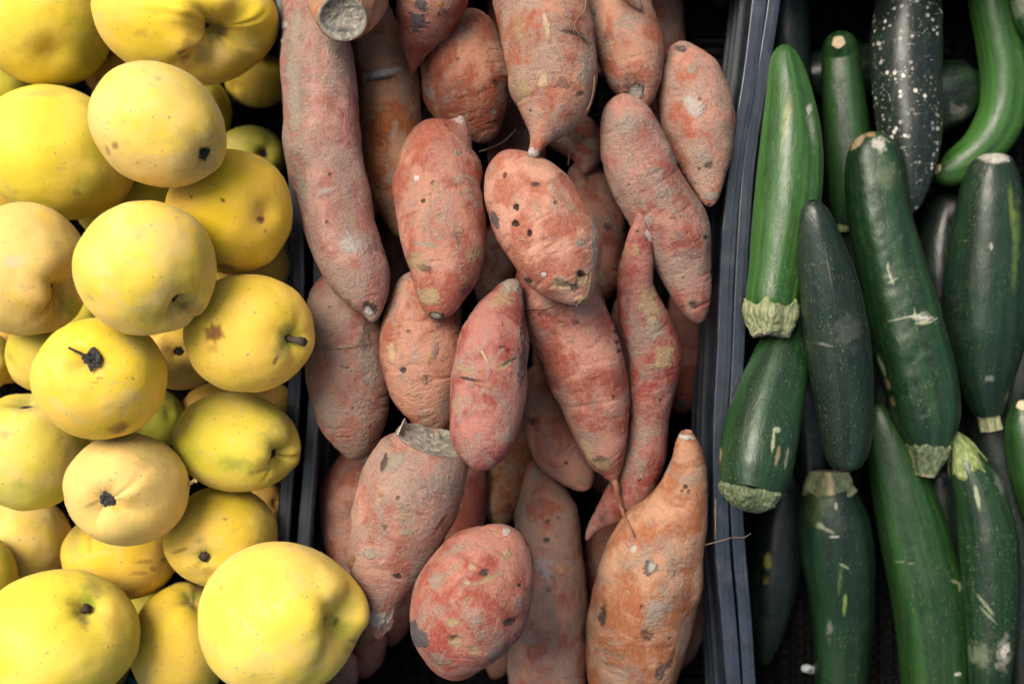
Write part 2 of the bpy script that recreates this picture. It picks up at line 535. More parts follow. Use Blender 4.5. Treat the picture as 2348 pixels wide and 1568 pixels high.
def plastic_mat():
    k = NT("dark_crate_plastic")
    tc = k.n("ShaderNodeTexCoord")
    nz = k.noise(tc.outputs["Object"], 60, 7, .7)
    c = k.mix(k.ramp(nz, .3, .75), (.012, .019, .029), (.026, .038, .057))
    sp = k.noise(tc.outputs["Object"], 380, 3, .6)
    c = k.mix(k.ramp(sp, .66, .74, 0, .6), c, (.16, .12, .09))
    du = k.noise(tc.outputs["Object"], 28, 7, .75, .6)
    c = k.mix(k.ramp(du, .50, .72, 0, .35), c, (.13, .13, .125))
    scr = k.noise(k.mapped(tc.outputs["Object"], (900, 60, 900)), 1, 3, .6, .3)
    c = k.mix(k.ramp(scr, .64, .72, 0, .35), c, (.16, .18, .20))
    k.l(c, k.b.inputs["Base Color"])
    k.l(k.ramp(k.noise(k.mapped(tc.outputs["Object"], (300, 20, 60)), 1, 5, .6), .3, .7, .30, .46), k.b.inputs["Roughness"])
    k.b.inputs["Specular IOR Level"].default_value = .6
    k.b.inputs["Coat Weight"].default_value = .35
    k.b.inputs["Coat Roughness"].default_value = .2
    k.l(k.bump(k.noise(tc.outputs["Object"], 500, 4, .6), .0003, .4), k.b.inputs["Normal"])
    return k.mat

def streaky(name, a, b, rough=.6):
    """stem flesh: ridged lengthwise, pale to green"""
    k = NT(name)
    v, oi, raw = k.rest()
    st = k.noise(k.mapped(v, (90, 420, 420)), 1, 5, .65)
    c = k.mix(k.ramp(st, .34, .66), a, b)
    g = k.noise(v, 500, 4, .65)
    c = k.mix(k.ramp(g, .55, .75, 0, .55), c, (.36, .33, .22))
    sa = k.attr("stain")
    c = k.mix(k.math('MULTIPLY', sa.outputs["Alpha"], .9), c, sa.outputs["Color"])
    k.l(c, k.b.inputs["Base Color"])
    k.b.inputs["Roughness"].default_value = rough
    k.l(k.bump(g, .0008, .6, k.bump(st, .0018, .8)), k.b.inputs["Normal"])
    return k.mat

def cut_mat():
    k = NT("dried_cut_flesh")
    tc = k.n("ShaderNodeTexCoord"); o = tc.outputs["Object"]
    n1 = k.noise(o, 70, 6, .7, .8); n2 = k.noise(o, 240, 5, .7, .5)
    c = k.mix(k.ramp(n1, .36, .62), (.20, .195, .17), (.40, .35, .27))
    c = k.mix(k.ramp(n2, .54, .66, 0, .8), c, (.60, .53, .42))
    c = k.mix(k.ramp(n2, .44, .32, 0, .85), c, (.055, .058, .060))
    c = k.mix(k.ramp(k.noise(o, 55, 3), .55, .70, 0, .6), c, (.30, .16, .08))
    k.l(c, k.b.inputs["Base Color"]); k.b.inputs["Roughness"].default_value = .9; k.b.inputs["Specular IOR Level"].default_value = .2
    k.l(k.bump(n2, .0018, .8, k.bump(n1, .003, .6)), k.b.inputs["Normal"])
    return k.mat

M = dict(
    potato=potato_mat(),
    zuc=zucchini_mat("courgette_skin"),
    zuc_spots=zucchini_mat("spotted_courgette_skin", spots=True),
    quince=quince_mat(),
    plastic=plastic_mat(),
    floor=simple('shade_black_floor_plastic', (.005, .005, .0055), .9, .05, .4, 120, .0003),  # blacker than the plastic itself: the crate's deep shade is put into this colour
    stem=streaky("courgette_stem_flesh", (.10, .17, .03), (.33, .36, .14)),
    stem_pale=streaky("courgette_corky_stem", (.11, .15, .05), (.36, .37, .20)),
    stem_dull=streaky("courgette_dull_stem", (.05, .08, .03), (.17, .20, .10)),
    calyx=simple("dried_calyx", (.045, .043, .040), .8, .3, .55, 700, .0008),
    qstem=simple("quince_woody_stem", (.075, .050, .038), .8, .3, .5, 800, .0008),
    cork=simple("pale_blossom_scar", (.60, .48, .30), .8, .2, .25, 900, .0004),
    cut=cut_mat(),
    tail=simple("root_tail_skin", (.30, .14, .085), .8, .3, .45, 900, .0006),
    hair=simple("dry_rootlet", (.25, .17, .11), .8, .3, .3, 600, .0001),
    fuzz=simple("quince_down", (.66, .52, .24), .9, .2, .2, 300, .0),
    lint=simple("quince_lint_tuft", (.50, .36, .16), .9, .2, .3, 500, .0003),
    table=simple("table_board", (.022, .021, .020), .8, .3, .3, 40, .0006),
    teal=simple("teal_plastic_scrap", (.02, .20, .24), .5, .4, .2, 100, .0001),
    label=simple("pale_paper_crumb", (.55, .58, .60), .8, .2, .2, 300, .0003),
)

STAIN = dict(
    grey=(.085, .087, .092), dark=(.040, .036, .034), black=(.012, .011, .010), tan=(.42, .27, .14), cream=(.54, .385, .22),
    brown=(.27, .11, .025), rust=(.20, .055, .02), green=(.36, .44, .03), olive=(.33, .30, .10), dirt=(.34, .28, .215), pale=(.50, .46, .40),
    white=(.66, .61, .53), orange=(.62, .25, .07), scar=(.40, .285, .15), red=(.40, .085, .06), violet=(.22, .13, .15),
    lime=(.30, .42, .07), scratch=(.42, .46, .28), peach=(.72, .50, .22), pink=(.55, .24, .20), yel=(.42, .40, .05))

# ------------------------------------------------------------------ object helpers
def mesh_obj(name, V, faces, mat, parent=None, loc=(0, 0, 0), rest=None, stain=None, smooth_=True, color=None):
    me = bpy.data.meshes.new(name)
    V = np.asarray(V, float) - np.asarray(loc, float)
    if isinstance(faces, np.ndarray):
        nf, k = faces.shape
        me.vertices.add(len(V)); me.vertices.foreach_set("co", V.astype(np.float32).ravel())
        me.loops.add(nf * k); me.loops.foreach_set("vertex_index", faces.astype(np.int32).ravel())
        me.polygons.add(nf)
        me.polygons.foreach_set("loop_start", np.arange(0, nf * k, k, dtype=np.int32))
        me.update(calc_edges=True)
    else:
        me.from_pydata([tuple(v) for v in V], [], faces)
        me.update()
    if smooth_:
        me.polygons.foreach_set("use_smooth", np.ones(len(me.polygons), dtype=bool))
    if rest is not None:
        at = me.attributes.new("rest", 'FLOAT_VECTOR', 'POINT')
        at.data.foreach_set("vector", np.asarray(rest, np.float32).ravel())
    if stain is not None:
        at = me.attributes.new("stain", 'FLOAT_COLOR', 'POINT')
        at.data.foreach_set("color", np.asarray(stain, np.float32).ravel())
    me.materials.append(mat)
    o = bpy.data.objects.new(name, me)
    col.objects.link(o)
    if parent is not None:
        o.parent = parent           # parent sits at loc, unrotated: local coordinates already fit
    else:
        o.location = loc
    if color is not None: o.color = color
    return o

def empty(name, loc):
    o = bpy.data.objects.new(name, None)
    o.empty_display_size = .02
    o.location = loc
    col.objects.link(o)
    return o

def tag(o, label, cat, group=None, kind=None):
    if label: o["label"] = label
    if cat: o["category"] = cat
    if group: o["group"] = group
    if kind: o["kind"] = kind
    return o

def vert_normals(V, n, m, flip=False):
    G = V.reshape(n, m, 3)
    du = np.gradient(G, axis=0)
    dv = np.roll(G, -1, 1) - np.roll(G, 1, 1)
    N = nrm(np.cross(dv, du)).reshape(-1, 3)
    return -N if flip else N

def paint(V, N, marks, seed, rag=.28):
    """stains, scars and holes given in picture coordinates on the side one sees; returns rgba and inward depth"""
    px = ppx(V[:, 0], V[:, 2]); py = ppy(V[:, 1], V[:, 2])
    out = np.zeros((len(V), 4)); dep = np.zeros(len(V))
    if not marks: return out, dep
    face = sstep(-.05, .15, N[:, 2])
    P = np.stack([px, py, V[:, 2] * 3000], 1)
    n1 = fbm(P / 14.0, seed, 3)
    n2 = fbm(P / 5.0, seed + 9, 2)
    for mk in marks:
        x, y, rx, ry, rot, typ, st = mk[:7]
        dp = mk[7] if len(mk) > 7 else 0.0
        c, s = math.cos(math.radians(rot)), math.sin(math.radians(rot))
        u = (px - x) * c + (py - y) * s; w = -(px - x) * s + (py - y) * c
        dd = np.sqrt((u / rx) ** 2 + (w / ry) ** 2)
        near = dd < 2.2
        if not near.any(): continue
        soft = typ.startswith('~')
        t = typ.lstrip('~')
        r_ = rag if min(rx, ry) > 7 else rag * .5
        dd = dd + r_ * n1 * 1.6 + r_ * .8 * n2
        a = (1 - (sstep(.2, 1.15, dd) if soft else sstep(.55, 1.15, dd))) * st * face
        rgb = np.array(STAIN[t])
        na = a + out[:, 3] * (1 - a)
        w_ = np.where(na > 1e-6, a / np.maximum(na, 1e-6), 0)[:, None]
        out[:, :3] = rgb * w_ + out[:, :3] * (1 - w_)
        out[:, 3] = na
        if dp: dep += dp * .001 * (1 - sstep(.3, 1.1, dd)) * face
    return out, dep

def string(path, r0, r1, mat, name, parent, loc, k=6, seed=0, rough=.0):
    """thin root along a 3-D path"""
    P = np.array(path, float)
    s = np.concatenate([[0], np.cumsum(np.linalg.norm(np.diff(P, axis=0), axis=1))])
    n = max(8, int(s[-1] / .0025))
    u = np.linspace(0, s[-1], n)
    C = np.stack([smooth(s, P[:, i], u) for i in range(3)], 1)
    r = np.linspace(r0, r1, n)
    T = nrm(np.gradient(C, axis=0))
    up = np.array([0.1, .2, 1.0])
    S = nrm(np.cross(T, up)); U = np.cross(S, T)
    th = np.arange(k) / k * 2 * np.pi
    V = C[:, None] + S[:, None] * (r[:, None] * np.sin(th))[..., None] - U[:, None] * (r[:, None] * np.cos(th))[..., None]
    V = V.reshape(-1, 3)
    if rough: V = V + rough * np.stack([vnoise(V * 400, seed + q) for q in range(3)], 1)
    return mesh_obj(name, V, tube_faces(n, k), mat, parent, loc)

def capped(n, m, V, rest):
    """close the first and last ring with a centre vertex; all faces as quads/tris list of arrays -> quads with repeated vertex avoided"""
    f = [tuple(x) for x in tube_faces(n, m)]
    a = len(V); V = np.vstack([V, V[:m].mean(0), V[-m:].mean(0)])
    if rest is not None: rest = np.vstack([rest, rest[:m].mean(0), rest[-m:].mean(0)])
    f += [(a, (j + 1) % m, j) for j in range(m)]
    o = (n - 1) * m
    f += [(a + 1, o + j, o + (j + 1) % m) for j in range(m)]
    return V, rest, f

# ------------------------------------------------------------------ table and crates
RIM = 0.135
def grid_box(x0, x1, y0, y1, z0, z1):
    v = [(x, y, z) for z in (z0, z1) for y in (y0, y1) for x in (x0, x1)]
    f = [(0, 2, 3, 1), (4, 5, 7, 6), (0, 1, 5, 4), (2, 6, 7, 3), (0, 4, 6, 2), (1, 3, 7, 5)]
    return v, f

def boxes(name, lst, mat, parent=None, loc=(0, 0, 0), bev=0.0):
    V, F = [], []
    for b in lst:
        v, f = grid_box(*b)
        o = len(V); V += v; F += [tuple(i + o for i in q) for q in f]
    return mesh_obj(name, np.array(V), F, mat, parent, loc, smooth_=False)

tb = boxes("table_board", [(-.85, .85, -.62, .62, -.060, -.020)], M['table'])
tag(tb, "dark board under the crates", None, kind="structure")

def sweep(path, prof):
    """closed profile [(sideways, z)] carried along a flat path; sideways is to the left of travel"""
    P = np.array(path, float)
    T = nrm(np.gradient(P, axis=0)); Nn = np.stack([-T[:, 1], T[:, 0]], 1)
    k = len(prof); n = len(P)
    V = np.array([[(*(P[i] + Nn[i] * a), z) for (a, z) in prof] for i in range(n)]).reshape(-1, 3)
    F = []
    for i in range(n - 1):
        for j in range(k):
            F.append((i * k + j, i * k + (j + 1) % k, (i + 1) * k + (j + 1) % k, (i + 1) * k + j))
    F.append(tuple(range(k - 1, -1, -1))); F.append(tuple((n - 1) * k + j for j in range(k)))
    return V, F

def rim_path(pix, n=60):
    a = np.array(pix, float)
    u = np.linspace(a[0, 1], a[-1, 1], n)
    x = smooth(a[:, 1], a[:, 0], u)
    return np.stack([wx(x, RIM), wy(u, RIM)], 1)

def wall(parent, loc, path, inward, w):
    """one side of a crate: thin ribbed sheet with a rounded flange along its top"""
    h = w / 2
    s = inward
    prof = [(s * -.0012, -.021), (s * .0016, -.021), (s * .0016, RIM - .006), (s * -.0012, RIM - .006)]
    V, F = sweep(path, prof)
    for zz in (.018, .042, .066):
        v2, f2 = sweep(path, [(s * .0014, zz), (s * .0042, zz), (s * .0042, zz + .004), (s * .0014, zz + .004)])
        o = len(V); V = np.vstack([V, v2]); F += [tuple(i + o for i in q) for q in f2]
    wl = mesh_obj("side_wall", V, F, M['plastic'], parent, loc, smooth_=False)
    c = .0011
    prof = [(-h, RIM - .011), (-h + .0018, RIM - .011), (-h + .0018, RIM - .005), (h - .0018, RIM - .005), (h - .0018, RIM - .011), (h, RIM - .011),
            (h, RIM - c), (h - .0005, RIM - c * .3), (h - c, RIM), (h * .30, RIM + .0002), (h * .22, RIM - .0006), (-h + c, RIM - .0006), (-h + .0005, RIM - .0006 - c * .3), (-h, RIM - .0006 - c)]
    V, F = sweep(path, prof)
    rm = mesh_obj("rim", V, F, M['plastic'], None, loc, smooth_=False)
    rm.location = (0, 0, 0)
    rm.parent = wl
    return wl

def crate(label, left, right, ytop, ybot, wl_, wr_):
    """left and right: picture polylines of the rims"""
    L, Rr = rim_path(left), rim_path(right)
    loc = np.array([(L[:, 0].mean() + Rr[:, 0].mean()) / 2, (L[:, 1].mean() + Rr[:, 1].mean()) / 2, -.020])
    e = empty("produce_crate", loc)
    tag(e, label, "crate", "dark plastic produce crates side by side")
    wall(e, loc, L, +1, wl_); wall(e, loc, Rr, -1, wr_)     # paths run down the picture: left of travel is +x
    for p, q, sgn in ((L[0], Rr[0], -1), (L[-1], Rr[-1], 1)):
        t = np.linspace(0, 1, 12)[:, None]
        wall(e, loc, p + (q - p) * t, sgn, .012)
    # lattice floor
    x0 = min(L[:, 0].min(), L[0, 0]) + .004; x1 = Rr[:, 0].max() - .004
    xi0, xi1 = L[:, 0].max(), Rr[:, 0].min()
    y1, y0 = L[0, 1], L[-1, 1]
    B = []
    p = .0088
    x = x0
    def lx(y): return np.interp(-y, -L[:, 1], L[:, 0]); 
    def rx(y): return np.interp(-y, -Rr[:, 1], Rr[:, 0])
    y = y0 + .003
    while y < y1 - .003:
        B.append((lx(y) + .001, rx(y) - .001, y - .0013, y + .0013, -.006, -.0005)); y += p
    x = xi0 + .004
    while x < xi1 - .003:
        wd = .0022
        B.append((x - wd, x + wd, y0, y1, -.008, 0.0)); x += p * 1.5
    g = boxes("floor_lattice", B, M['floor'], e, loc)
    g["kind"] = "stuff"
    return e

RIM_QR = [(636, -150), (645, 0), (662, 250), (683, 560), (684, 640), (675, 890), (655, 1128), (648, 1230), (640, 1400), (632, 1760)]
RIM_PL = [(668, -150), (682, 0), (705, 250), (730, 560), (731, 640), (722, 890), (704, 1128), (696, 1230), (688, 1400), (680, 1760)]
RIM_PR = [(1758, -150), (1741, 0), (1720, 175), (1692, 349), (1680, 450), (1668, 608), (1660, 825), (1653, 950), (1653, 1153), (1658, 1272), (1670, 1408), (1682, 1565), (1694, 1760)]
RIM_ZL = [(1790, -150), (1775, 0), (1748, 175), (1721, 349), (1711, 450), (1701, 608), (1692, 825), (1686, 950), (1688, 1153), (1696, 1272), (1708, 1408), (1718, 1565), (1730, 1760)]
crate("dark plastic crate holding the yellow quinces", [(-420, -150), (-420, 800), (-420, 1760)], RIM_QR, -150, 1760, .011, .0105)
crate("dark plastic crate holding the sweet potatoes", RIM_PL, RIM_PR, -150, 1760, .0105, .0115)
crate("dark plastic crate holding the green courgettes", RIM_ZL, [(2720, -150), (2720, 800), (2720, 1760)], -150, 1760, .0098, .011)

# ------------------------------------------------------------------ the produce
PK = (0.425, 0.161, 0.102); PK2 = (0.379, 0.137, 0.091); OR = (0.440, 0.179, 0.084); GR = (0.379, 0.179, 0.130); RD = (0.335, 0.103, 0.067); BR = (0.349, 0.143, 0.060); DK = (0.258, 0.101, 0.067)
GP = "sweet potatoes heaped in the middle crate"
GQ = "quinces heaped in their crate"
GZ = "courgettes lying in their crate"

# listed from the bottom of the heap to the top; pts = (x, y, radius) along each root
POT = [
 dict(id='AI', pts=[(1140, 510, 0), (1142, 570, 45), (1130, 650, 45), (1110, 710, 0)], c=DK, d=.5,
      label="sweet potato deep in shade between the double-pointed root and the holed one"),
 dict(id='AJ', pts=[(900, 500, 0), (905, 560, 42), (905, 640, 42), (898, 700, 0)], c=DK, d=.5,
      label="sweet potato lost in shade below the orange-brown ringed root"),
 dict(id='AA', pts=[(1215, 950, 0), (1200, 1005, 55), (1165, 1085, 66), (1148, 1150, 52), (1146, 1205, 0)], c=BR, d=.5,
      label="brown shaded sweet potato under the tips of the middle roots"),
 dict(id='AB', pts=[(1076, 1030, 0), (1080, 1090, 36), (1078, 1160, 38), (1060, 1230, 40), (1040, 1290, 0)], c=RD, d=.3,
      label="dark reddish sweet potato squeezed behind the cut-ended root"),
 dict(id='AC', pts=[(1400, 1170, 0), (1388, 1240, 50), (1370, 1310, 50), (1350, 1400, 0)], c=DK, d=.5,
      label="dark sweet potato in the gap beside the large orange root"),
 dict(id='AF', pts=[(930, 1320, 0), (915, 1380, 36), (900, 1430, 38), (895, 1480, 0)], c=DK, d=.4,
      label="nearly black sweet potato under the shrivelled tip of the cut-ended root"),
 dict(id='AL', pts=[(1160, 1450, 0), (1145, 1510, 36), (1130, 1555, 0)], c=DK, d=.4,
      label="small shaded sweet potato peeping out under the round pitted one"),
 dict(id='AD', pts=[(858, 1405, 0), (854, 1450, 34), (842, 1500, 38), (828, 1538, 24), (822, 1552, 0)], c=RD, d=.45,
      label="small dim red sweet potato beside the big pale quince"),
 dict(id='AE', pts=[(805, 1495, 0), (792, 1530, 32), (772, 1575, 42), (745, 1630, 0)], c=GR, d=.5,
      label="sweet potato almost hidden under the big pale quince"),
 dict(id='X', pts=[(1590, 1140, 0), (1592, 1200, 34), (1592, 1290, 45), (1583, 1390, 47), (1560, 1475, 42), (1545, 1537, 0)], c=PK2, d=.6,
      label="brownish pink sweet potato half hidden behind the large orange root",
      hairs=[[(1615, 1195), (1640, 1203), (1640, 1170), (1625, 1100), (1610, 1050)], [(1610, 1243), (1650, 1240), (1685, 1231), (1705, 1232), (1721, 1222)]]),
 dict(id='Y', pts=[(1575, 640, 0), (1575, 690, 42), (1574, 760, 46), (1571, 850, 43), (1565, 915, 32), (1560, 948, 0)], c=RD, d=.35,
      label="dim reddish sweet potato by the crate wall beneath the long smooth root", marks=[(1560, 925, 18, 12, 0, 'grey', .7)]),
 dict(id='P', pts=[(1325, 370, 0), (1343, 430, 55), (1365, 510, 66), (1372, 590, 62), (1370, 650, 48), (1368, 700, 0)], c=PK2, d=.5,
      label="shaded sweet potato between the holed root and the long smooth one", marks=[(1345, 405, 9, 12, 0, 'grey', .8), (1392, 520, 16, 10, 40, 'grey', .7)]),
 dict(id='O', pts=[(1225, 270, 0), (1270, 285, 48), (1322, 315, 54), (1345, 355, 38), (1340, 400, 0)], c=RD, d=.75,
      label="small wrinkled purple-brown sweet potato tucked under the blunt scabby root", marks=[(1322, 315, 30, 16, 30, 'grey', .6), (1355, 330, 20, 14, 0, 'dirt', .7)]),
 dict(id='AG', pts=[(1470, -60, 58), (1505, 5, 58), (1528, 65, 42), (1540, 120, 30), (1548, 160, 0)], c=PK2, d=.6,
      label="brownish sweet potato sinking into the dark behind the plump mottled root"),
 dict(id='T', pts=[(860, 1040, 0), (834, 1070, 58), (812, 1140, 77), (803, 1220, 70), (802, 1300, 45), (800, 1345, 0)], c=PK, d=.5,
      label="pinkish sweet potato half covered by the cut-ended root", marks=[(846, 1052, 26, 12, -10, 'pale', .7), (770, 1180, 12, 30, 20, 'tan', .5)],
      hairs=[]),
 dict(id='V', pts=[(1222, 1055, 0), (1226, 1078, 22), (1240, 1120, 50), (1252, 1180, 76), (1260, 1280, 80), (1264, 1380, 84), (1256, 1480, 90), (1250, 1590, 90), (1250, 1690, 0)], c=PK, d=.75, hi=1,
      label="long pink sweet potato with a grey narrow neck beside the round pitted one",
      marks=[(1228, 1085, 30, 28, 0, '~dirt', .8), (1192, 1170, 22, 70, 0, '~dirt', .75), (1253, 1190, 6, 11, 0, 'tan', .8), (1255, 1195, 5, 7, 0, 'dark', .8, 1.0), (1253, 1238, 9, 8, 0, 'dark', .8, 1.2),
             (1257, 1352, 9, 8, 0, 'dark', .6, 1), (1285, 1305, 18, 14, 30, 'orange', .7), (1250, 1300, 40, 60, 0, '~pale', .55), (1215, 1470, 18, 16, 0, 'dirt', .6)]),
 dict(id='Z', pts=[(1220, 840, 0), (1238, 885, 42), (1255, 955, 58), (1285, 1030, 66), (1322, 1082, 46), (1348, 1123, 0)], c=PK, d=.5, hi=1,
      label="blunt rosy sweet potato lying under the root with the long thin tail",
      marks=[(1215, 940, 12, 12, 0, 'tan', .7), (1218, 965, 14, 12, 0, 'dark', .6), (1232, 975, 10, 26, 10, 'red', .6), (1335, 1100, 26, 20, 40, '~tan', .7), (1297, 1062, 7, 6, 0, 'dark', .6, .6)]),
 dict(id='Q', pts=[(765, 620, 0), (772, 670, 66), (785, 760, 88), (797, 860, 91), (808, 950, 80), (815, 1015, 52), (816, 1054, 0)], c=PK2, d=.85, hi=1,
      label="stout brown-stained sweet potato lying against the quince crate",
      marks=[(845, 830, 36, 90, -8, '~dirt', .75), (760, 770, 16, 26, 10, 'tan', .55), (838, 760, 20, 60, 0, '~dark', .45), (790, 795, 22, 8, 0, 'cream', .5), (755, 960, 26, 60, -20, '~dirt', .7), (790, 840, 18, 6, 10, 'dark', .5), (735, 830, 15, 60, 0, '~orange', .5)],
      hairs=[[(715, 795), (745, 800), (790, 798), (830, 790), (862, 780)]]),
 dict(id='R', pts=[(948, 622, 0), (950, 660, 52), (963, 735, 90), (972, 810, 99), (978, 880, 88), (992, 945, 58), (1005, 992, 0)], c=(0.412, 0.154, 0.090), d=.55, hi=1,
      label="orange-pink sweet potato with peeled yellow patches under the double-pointed root",
      marks=[(897, 810, 9, 28, -5, 'cream', .75), (988, 815, 12, 20, 5, 'tan', .75), (1000, 800, 8, 20, 10, 'violet', .6), (925, 848, 9, 8, 0, 'dark', .8, 1), (965, 690, 10, 7, 0, 'violet', .5), (950, 640, 30, 20, 0, '~dark', .4), (1000, 770, 8, 7, 0, 'tan', .8),
             (952, 905, 24, 9, 15, 'tan', .7), (975, 870, 26, 20, 0, '~dark', .5), (905, 700, 14, 5, 0, 'dirt', .6)]),
 dict(id='I', pts=[(1556, 98, 0), (1562, 124, 40), (1578, 190, 80), (1597, 270, 86), (1611, 350, 71), (1622, 420, 40), (1628, 474, 0)], c=PK, d=.8,
      label="plump mottled sweet potato tapering at both ends beside the crate rim",
      marks=[(1585, 160, 16, 12, 0, 'dirt', .7), (1592, 245, 40, 30, 40, '~pale', .75), (1610, 355, 34, 34, 0, '~dirt', .7), (1625, 380, 14, 12, 0, 'dark', .6), (1632, 450, 18, 14, 0, 'dirt', .8), (1560, 112, 18, 9, 20, 'dark', .6)]),
 dict(id='B', pts=[(845, 20, 48), (862, 95, 60), (886, 185, 72), (894, 280, 74), (900, 370, 69), (910, 450, 55), (918, 515, 30), (924, 547, 0)], c=(0.412, 0.154, 0.057), d=.6, hi=1,
      label="orange-brown sweet potato with a pale ring scar across its neck",
      marks=[(880, 167, 52, 10, -9, 'pale', .9, -1.2), (880, 180, 52, 5, -9, 'dark', .6, 1.2), (840, 250, 30, 60, 0, '~orange', .5), (860, 360, 24, 50, 0, '~orange', .55), (905, 300, 16, 60, 5, '~pale', .45), (880, 310, 20, 14, 0, 'dark', .4), (900, 470, 40, 30, 0, '~dirt', .5)]),
 dict(id='L', pts=[(1088, 22, 0), (1082, 56, 60), (1068, 125, 102), (1074, 200, 103), (1094, 262, 78), (1108, 302, 46), (1116, 328, 0)], c=(0.403, 0.143, 0.080), d=.45, hi=1,
      label="round orange-red sweet potato wedged behind the double-pointed root",
      hairs=[[(1098, 348), (1130, 338), (1158, 322), (1182, 298)]],
      marks=[(1000, 95, 60, 18, -35, '~dirt', .7), (985, 215, 22, 14, 60, 'pale', .5), (1140, 190, 14, 10, 0, 'dark', .6, .6), (1130, 255, 12, 9, 0, 'dirt', .7, .5), (1098, 260, 6, 16, 30, 'tan', .5), (1060, 80, 60, 20, -20, '~dirt', .45)]),
 dict(id='M', pts=[(1005, -70, 70), (988, -5, 86), (972, 48, 70), (957, 95, 44), (950, 130, 22), (946, 155, 10), (944, 170, 0)], c=RD, d=.35, hi=1,
      label="crimson sweet potato with a thick grey scab and a pointed tip",
      marks=[(958, 48, 24, 24, 10, 'grey', .97, -.8), (966, 10, 18, 18, 0, 'grey', .95, -.6), (935, 50, 12, 30, 0, '~red', .7), (1010, 10, 8, 8, 0, 'orange', .8), (938, 5, 9, 8, 0, 'orange', .6), (1020, 30, 30, 24, -40, '~dark', .5)]),
 dict(id='J', pts=[(1395, -40, 62), (1418, 35, 78), (1440, 110, 79), (1454, 170, 67), (1462, 218, 45), (1462, 256, 0)], c=(0.387, 0.151, 0.087), d=.7, hi=1,
      label="rough brown-orange sweet potato with a round corky end scar",
      marks=[(1456, 214, 24, 22, 0, 'dark', .85, .5), (1457, 215, 16, 17, 0, 'pale', .8), (1450, 190, 60, 40, 0, '~dark', .45), (1400, 100, 14, 6, -30, 'tan', .7), (1430, 60, 30, 8, 20, 'dirt', .5), (1440, 130, 50, 5, -15, 'tan', .5)]),
 dict(id='A', pts=[(705, -50, 58), (715, 30, 70), (728, 130, 81), (732, 240, 84), (740, 345, 84), (762, 450, 84), (792, 550, 80), (825, 632, 68), (845, 685, 46), (853, 715, 24), (854, 738, 0)], c=(0.407, 0.193, 0.147), d=.78, hi=1,
      label="long curved sweet potato filmed with grey soil beside the quinces",
      marks=[(672, 200, 24, 200, -3, '~dirt', .8), (690, 420, 26, 80, -10, '~dirt', .7), (740, 440, 50, 14, -15, '~pale', .55), (800, 560, 60, 40, 40, '~pale', .6), (760, 350, 60, 6, -18, '~dirt', .5), (795, 285, 14, 90, 0, '~pink', .6),
             (850, 708, 24, 18, 20, 'dark', .8, .5), (846, 716, 14, 10, 30, 'pale', .9, -.6), (800, 692, 10, 6, 60, 'brown', .8), (680, 60, 24, 60, 0, '~dirt', .8), (765, 100, 30, 50, 0, '~dirt', .6), (775, 445, 8, 6, 0, 'tan', .7), (812, 505, 10, 14, 30, 'tan', .5), (650, 60, 10, 12, 0, 'pale', .7, -.8), (642, 95, 10, 8, 0, 'pale', .7, -.8)]),
 dict(id='N', pts=[(822, -150, 84, -.055), (806, -60, 92, -.040), (796, -12, 90, -.016), (790, 20, 78, .010), (786, 38, 64, .026), (785, 42, 57, .032)], c=OR, d=.5, hi=1, cutend=True,
      label="sweet potato stub showing a round grey mouldy cut face",
      marks=[(860, 10, 14, 40, 20, '~red', .5), (735, 40, 12, 30, -20, 'cream', .5)]),
 dict(id='H', pts=[(1425, 215, 0), (1430, 250, 50), (1443, 310, 70), (1464, 380, 80), (1503, 455, 83), (1545, 530, 81), (1568, 600, 66), (1585, 668, 48), (1597, 714, 28), (1605, 740, 0)], c=(0.379, 0.146, 0.105), d=.75, hi=1,
      label="long smooth pink sweet potato with grey scuffs bending towards the crate rim",
      marks=[(1535, 350, 12, 60, -38, '~dirt', .85), (1440, 285, 50, 30, -30, '~dirt', .6), (1505, 390, 30, 10, 10, 'dirt', .5), (1530, 440, 40, 16, -10, 'dirt', .5), (1552, 497, 30, 7, -8, 'dark', .45), (1482, 510, 24, 34, 0, '~dirt', .7), (1487, 555, 16, 24, 20, '~red', .6), (1592, 700, 15, 10, 20, 'dark', .6, 1), (1618, 545, 6, 6, 0, 'dark', .7, .8),
             (1563, 612, 6, 8, 0, 'tan', .6, .5), (1500, 320, 60, 24, 50, '~pink', .4), (1468, 640, 14, 30, 0, '~dark', .3), (1540, 600, 30, 40, 0, '~pale', .25), (1603, 470, 24, 30, 0, '~peach', .25)]),
 dict(id='G', pts=[(1468, 468, 0), (1469, 480, 8), (1469, 505, 16), (1466, 540, 28), (1460, 590, 36), (1456, 660, 43), (1480, 740, 58), (1502, 815, 59), (1497, 885, 54), (1487, 965, 47), (1474, 1050, 50), (1440, 1125, 50), (1402, 1168, 36), (1372, 1196, 20), (1355, 1216, 11), (1344, 1238, 0)], c=(0.335, 0.096, 0.070), d=.6, hi=1, tol=.014,
      label="twisted dusky-red sweet potato drawn out to a thin tip at each end",
      marks=[(1490, 700, 36, 70, -12, '~scar', .8), (1522, 820, 36, 40, 0, '~scar', .85), (1500, 760, 26, 40, 0, '~dirt', .7), (1430, 570, 12, 22, 10, 'tan', .7), (1458, 575, 12, 16, 20, 'tan', .7), (1488, 542, 7, 17, -25, 'white', 1.0), (1467, 474, 8, 8, 0, 'grey', .9), (1480, 930, 60, 60, 0, '~red', .4),
             (1480, 1000, 30, 40, 0, '~dirt', .5), (1450, 860, 20, 40, 0, '~red', .5), (1470, 1060, 24, 26, 0, '~dirt', .5), (1385, 1180, 26, 30, 30, '~dark', .5), (1440, 690, 14, 50, 0, '~violet', .5)]),
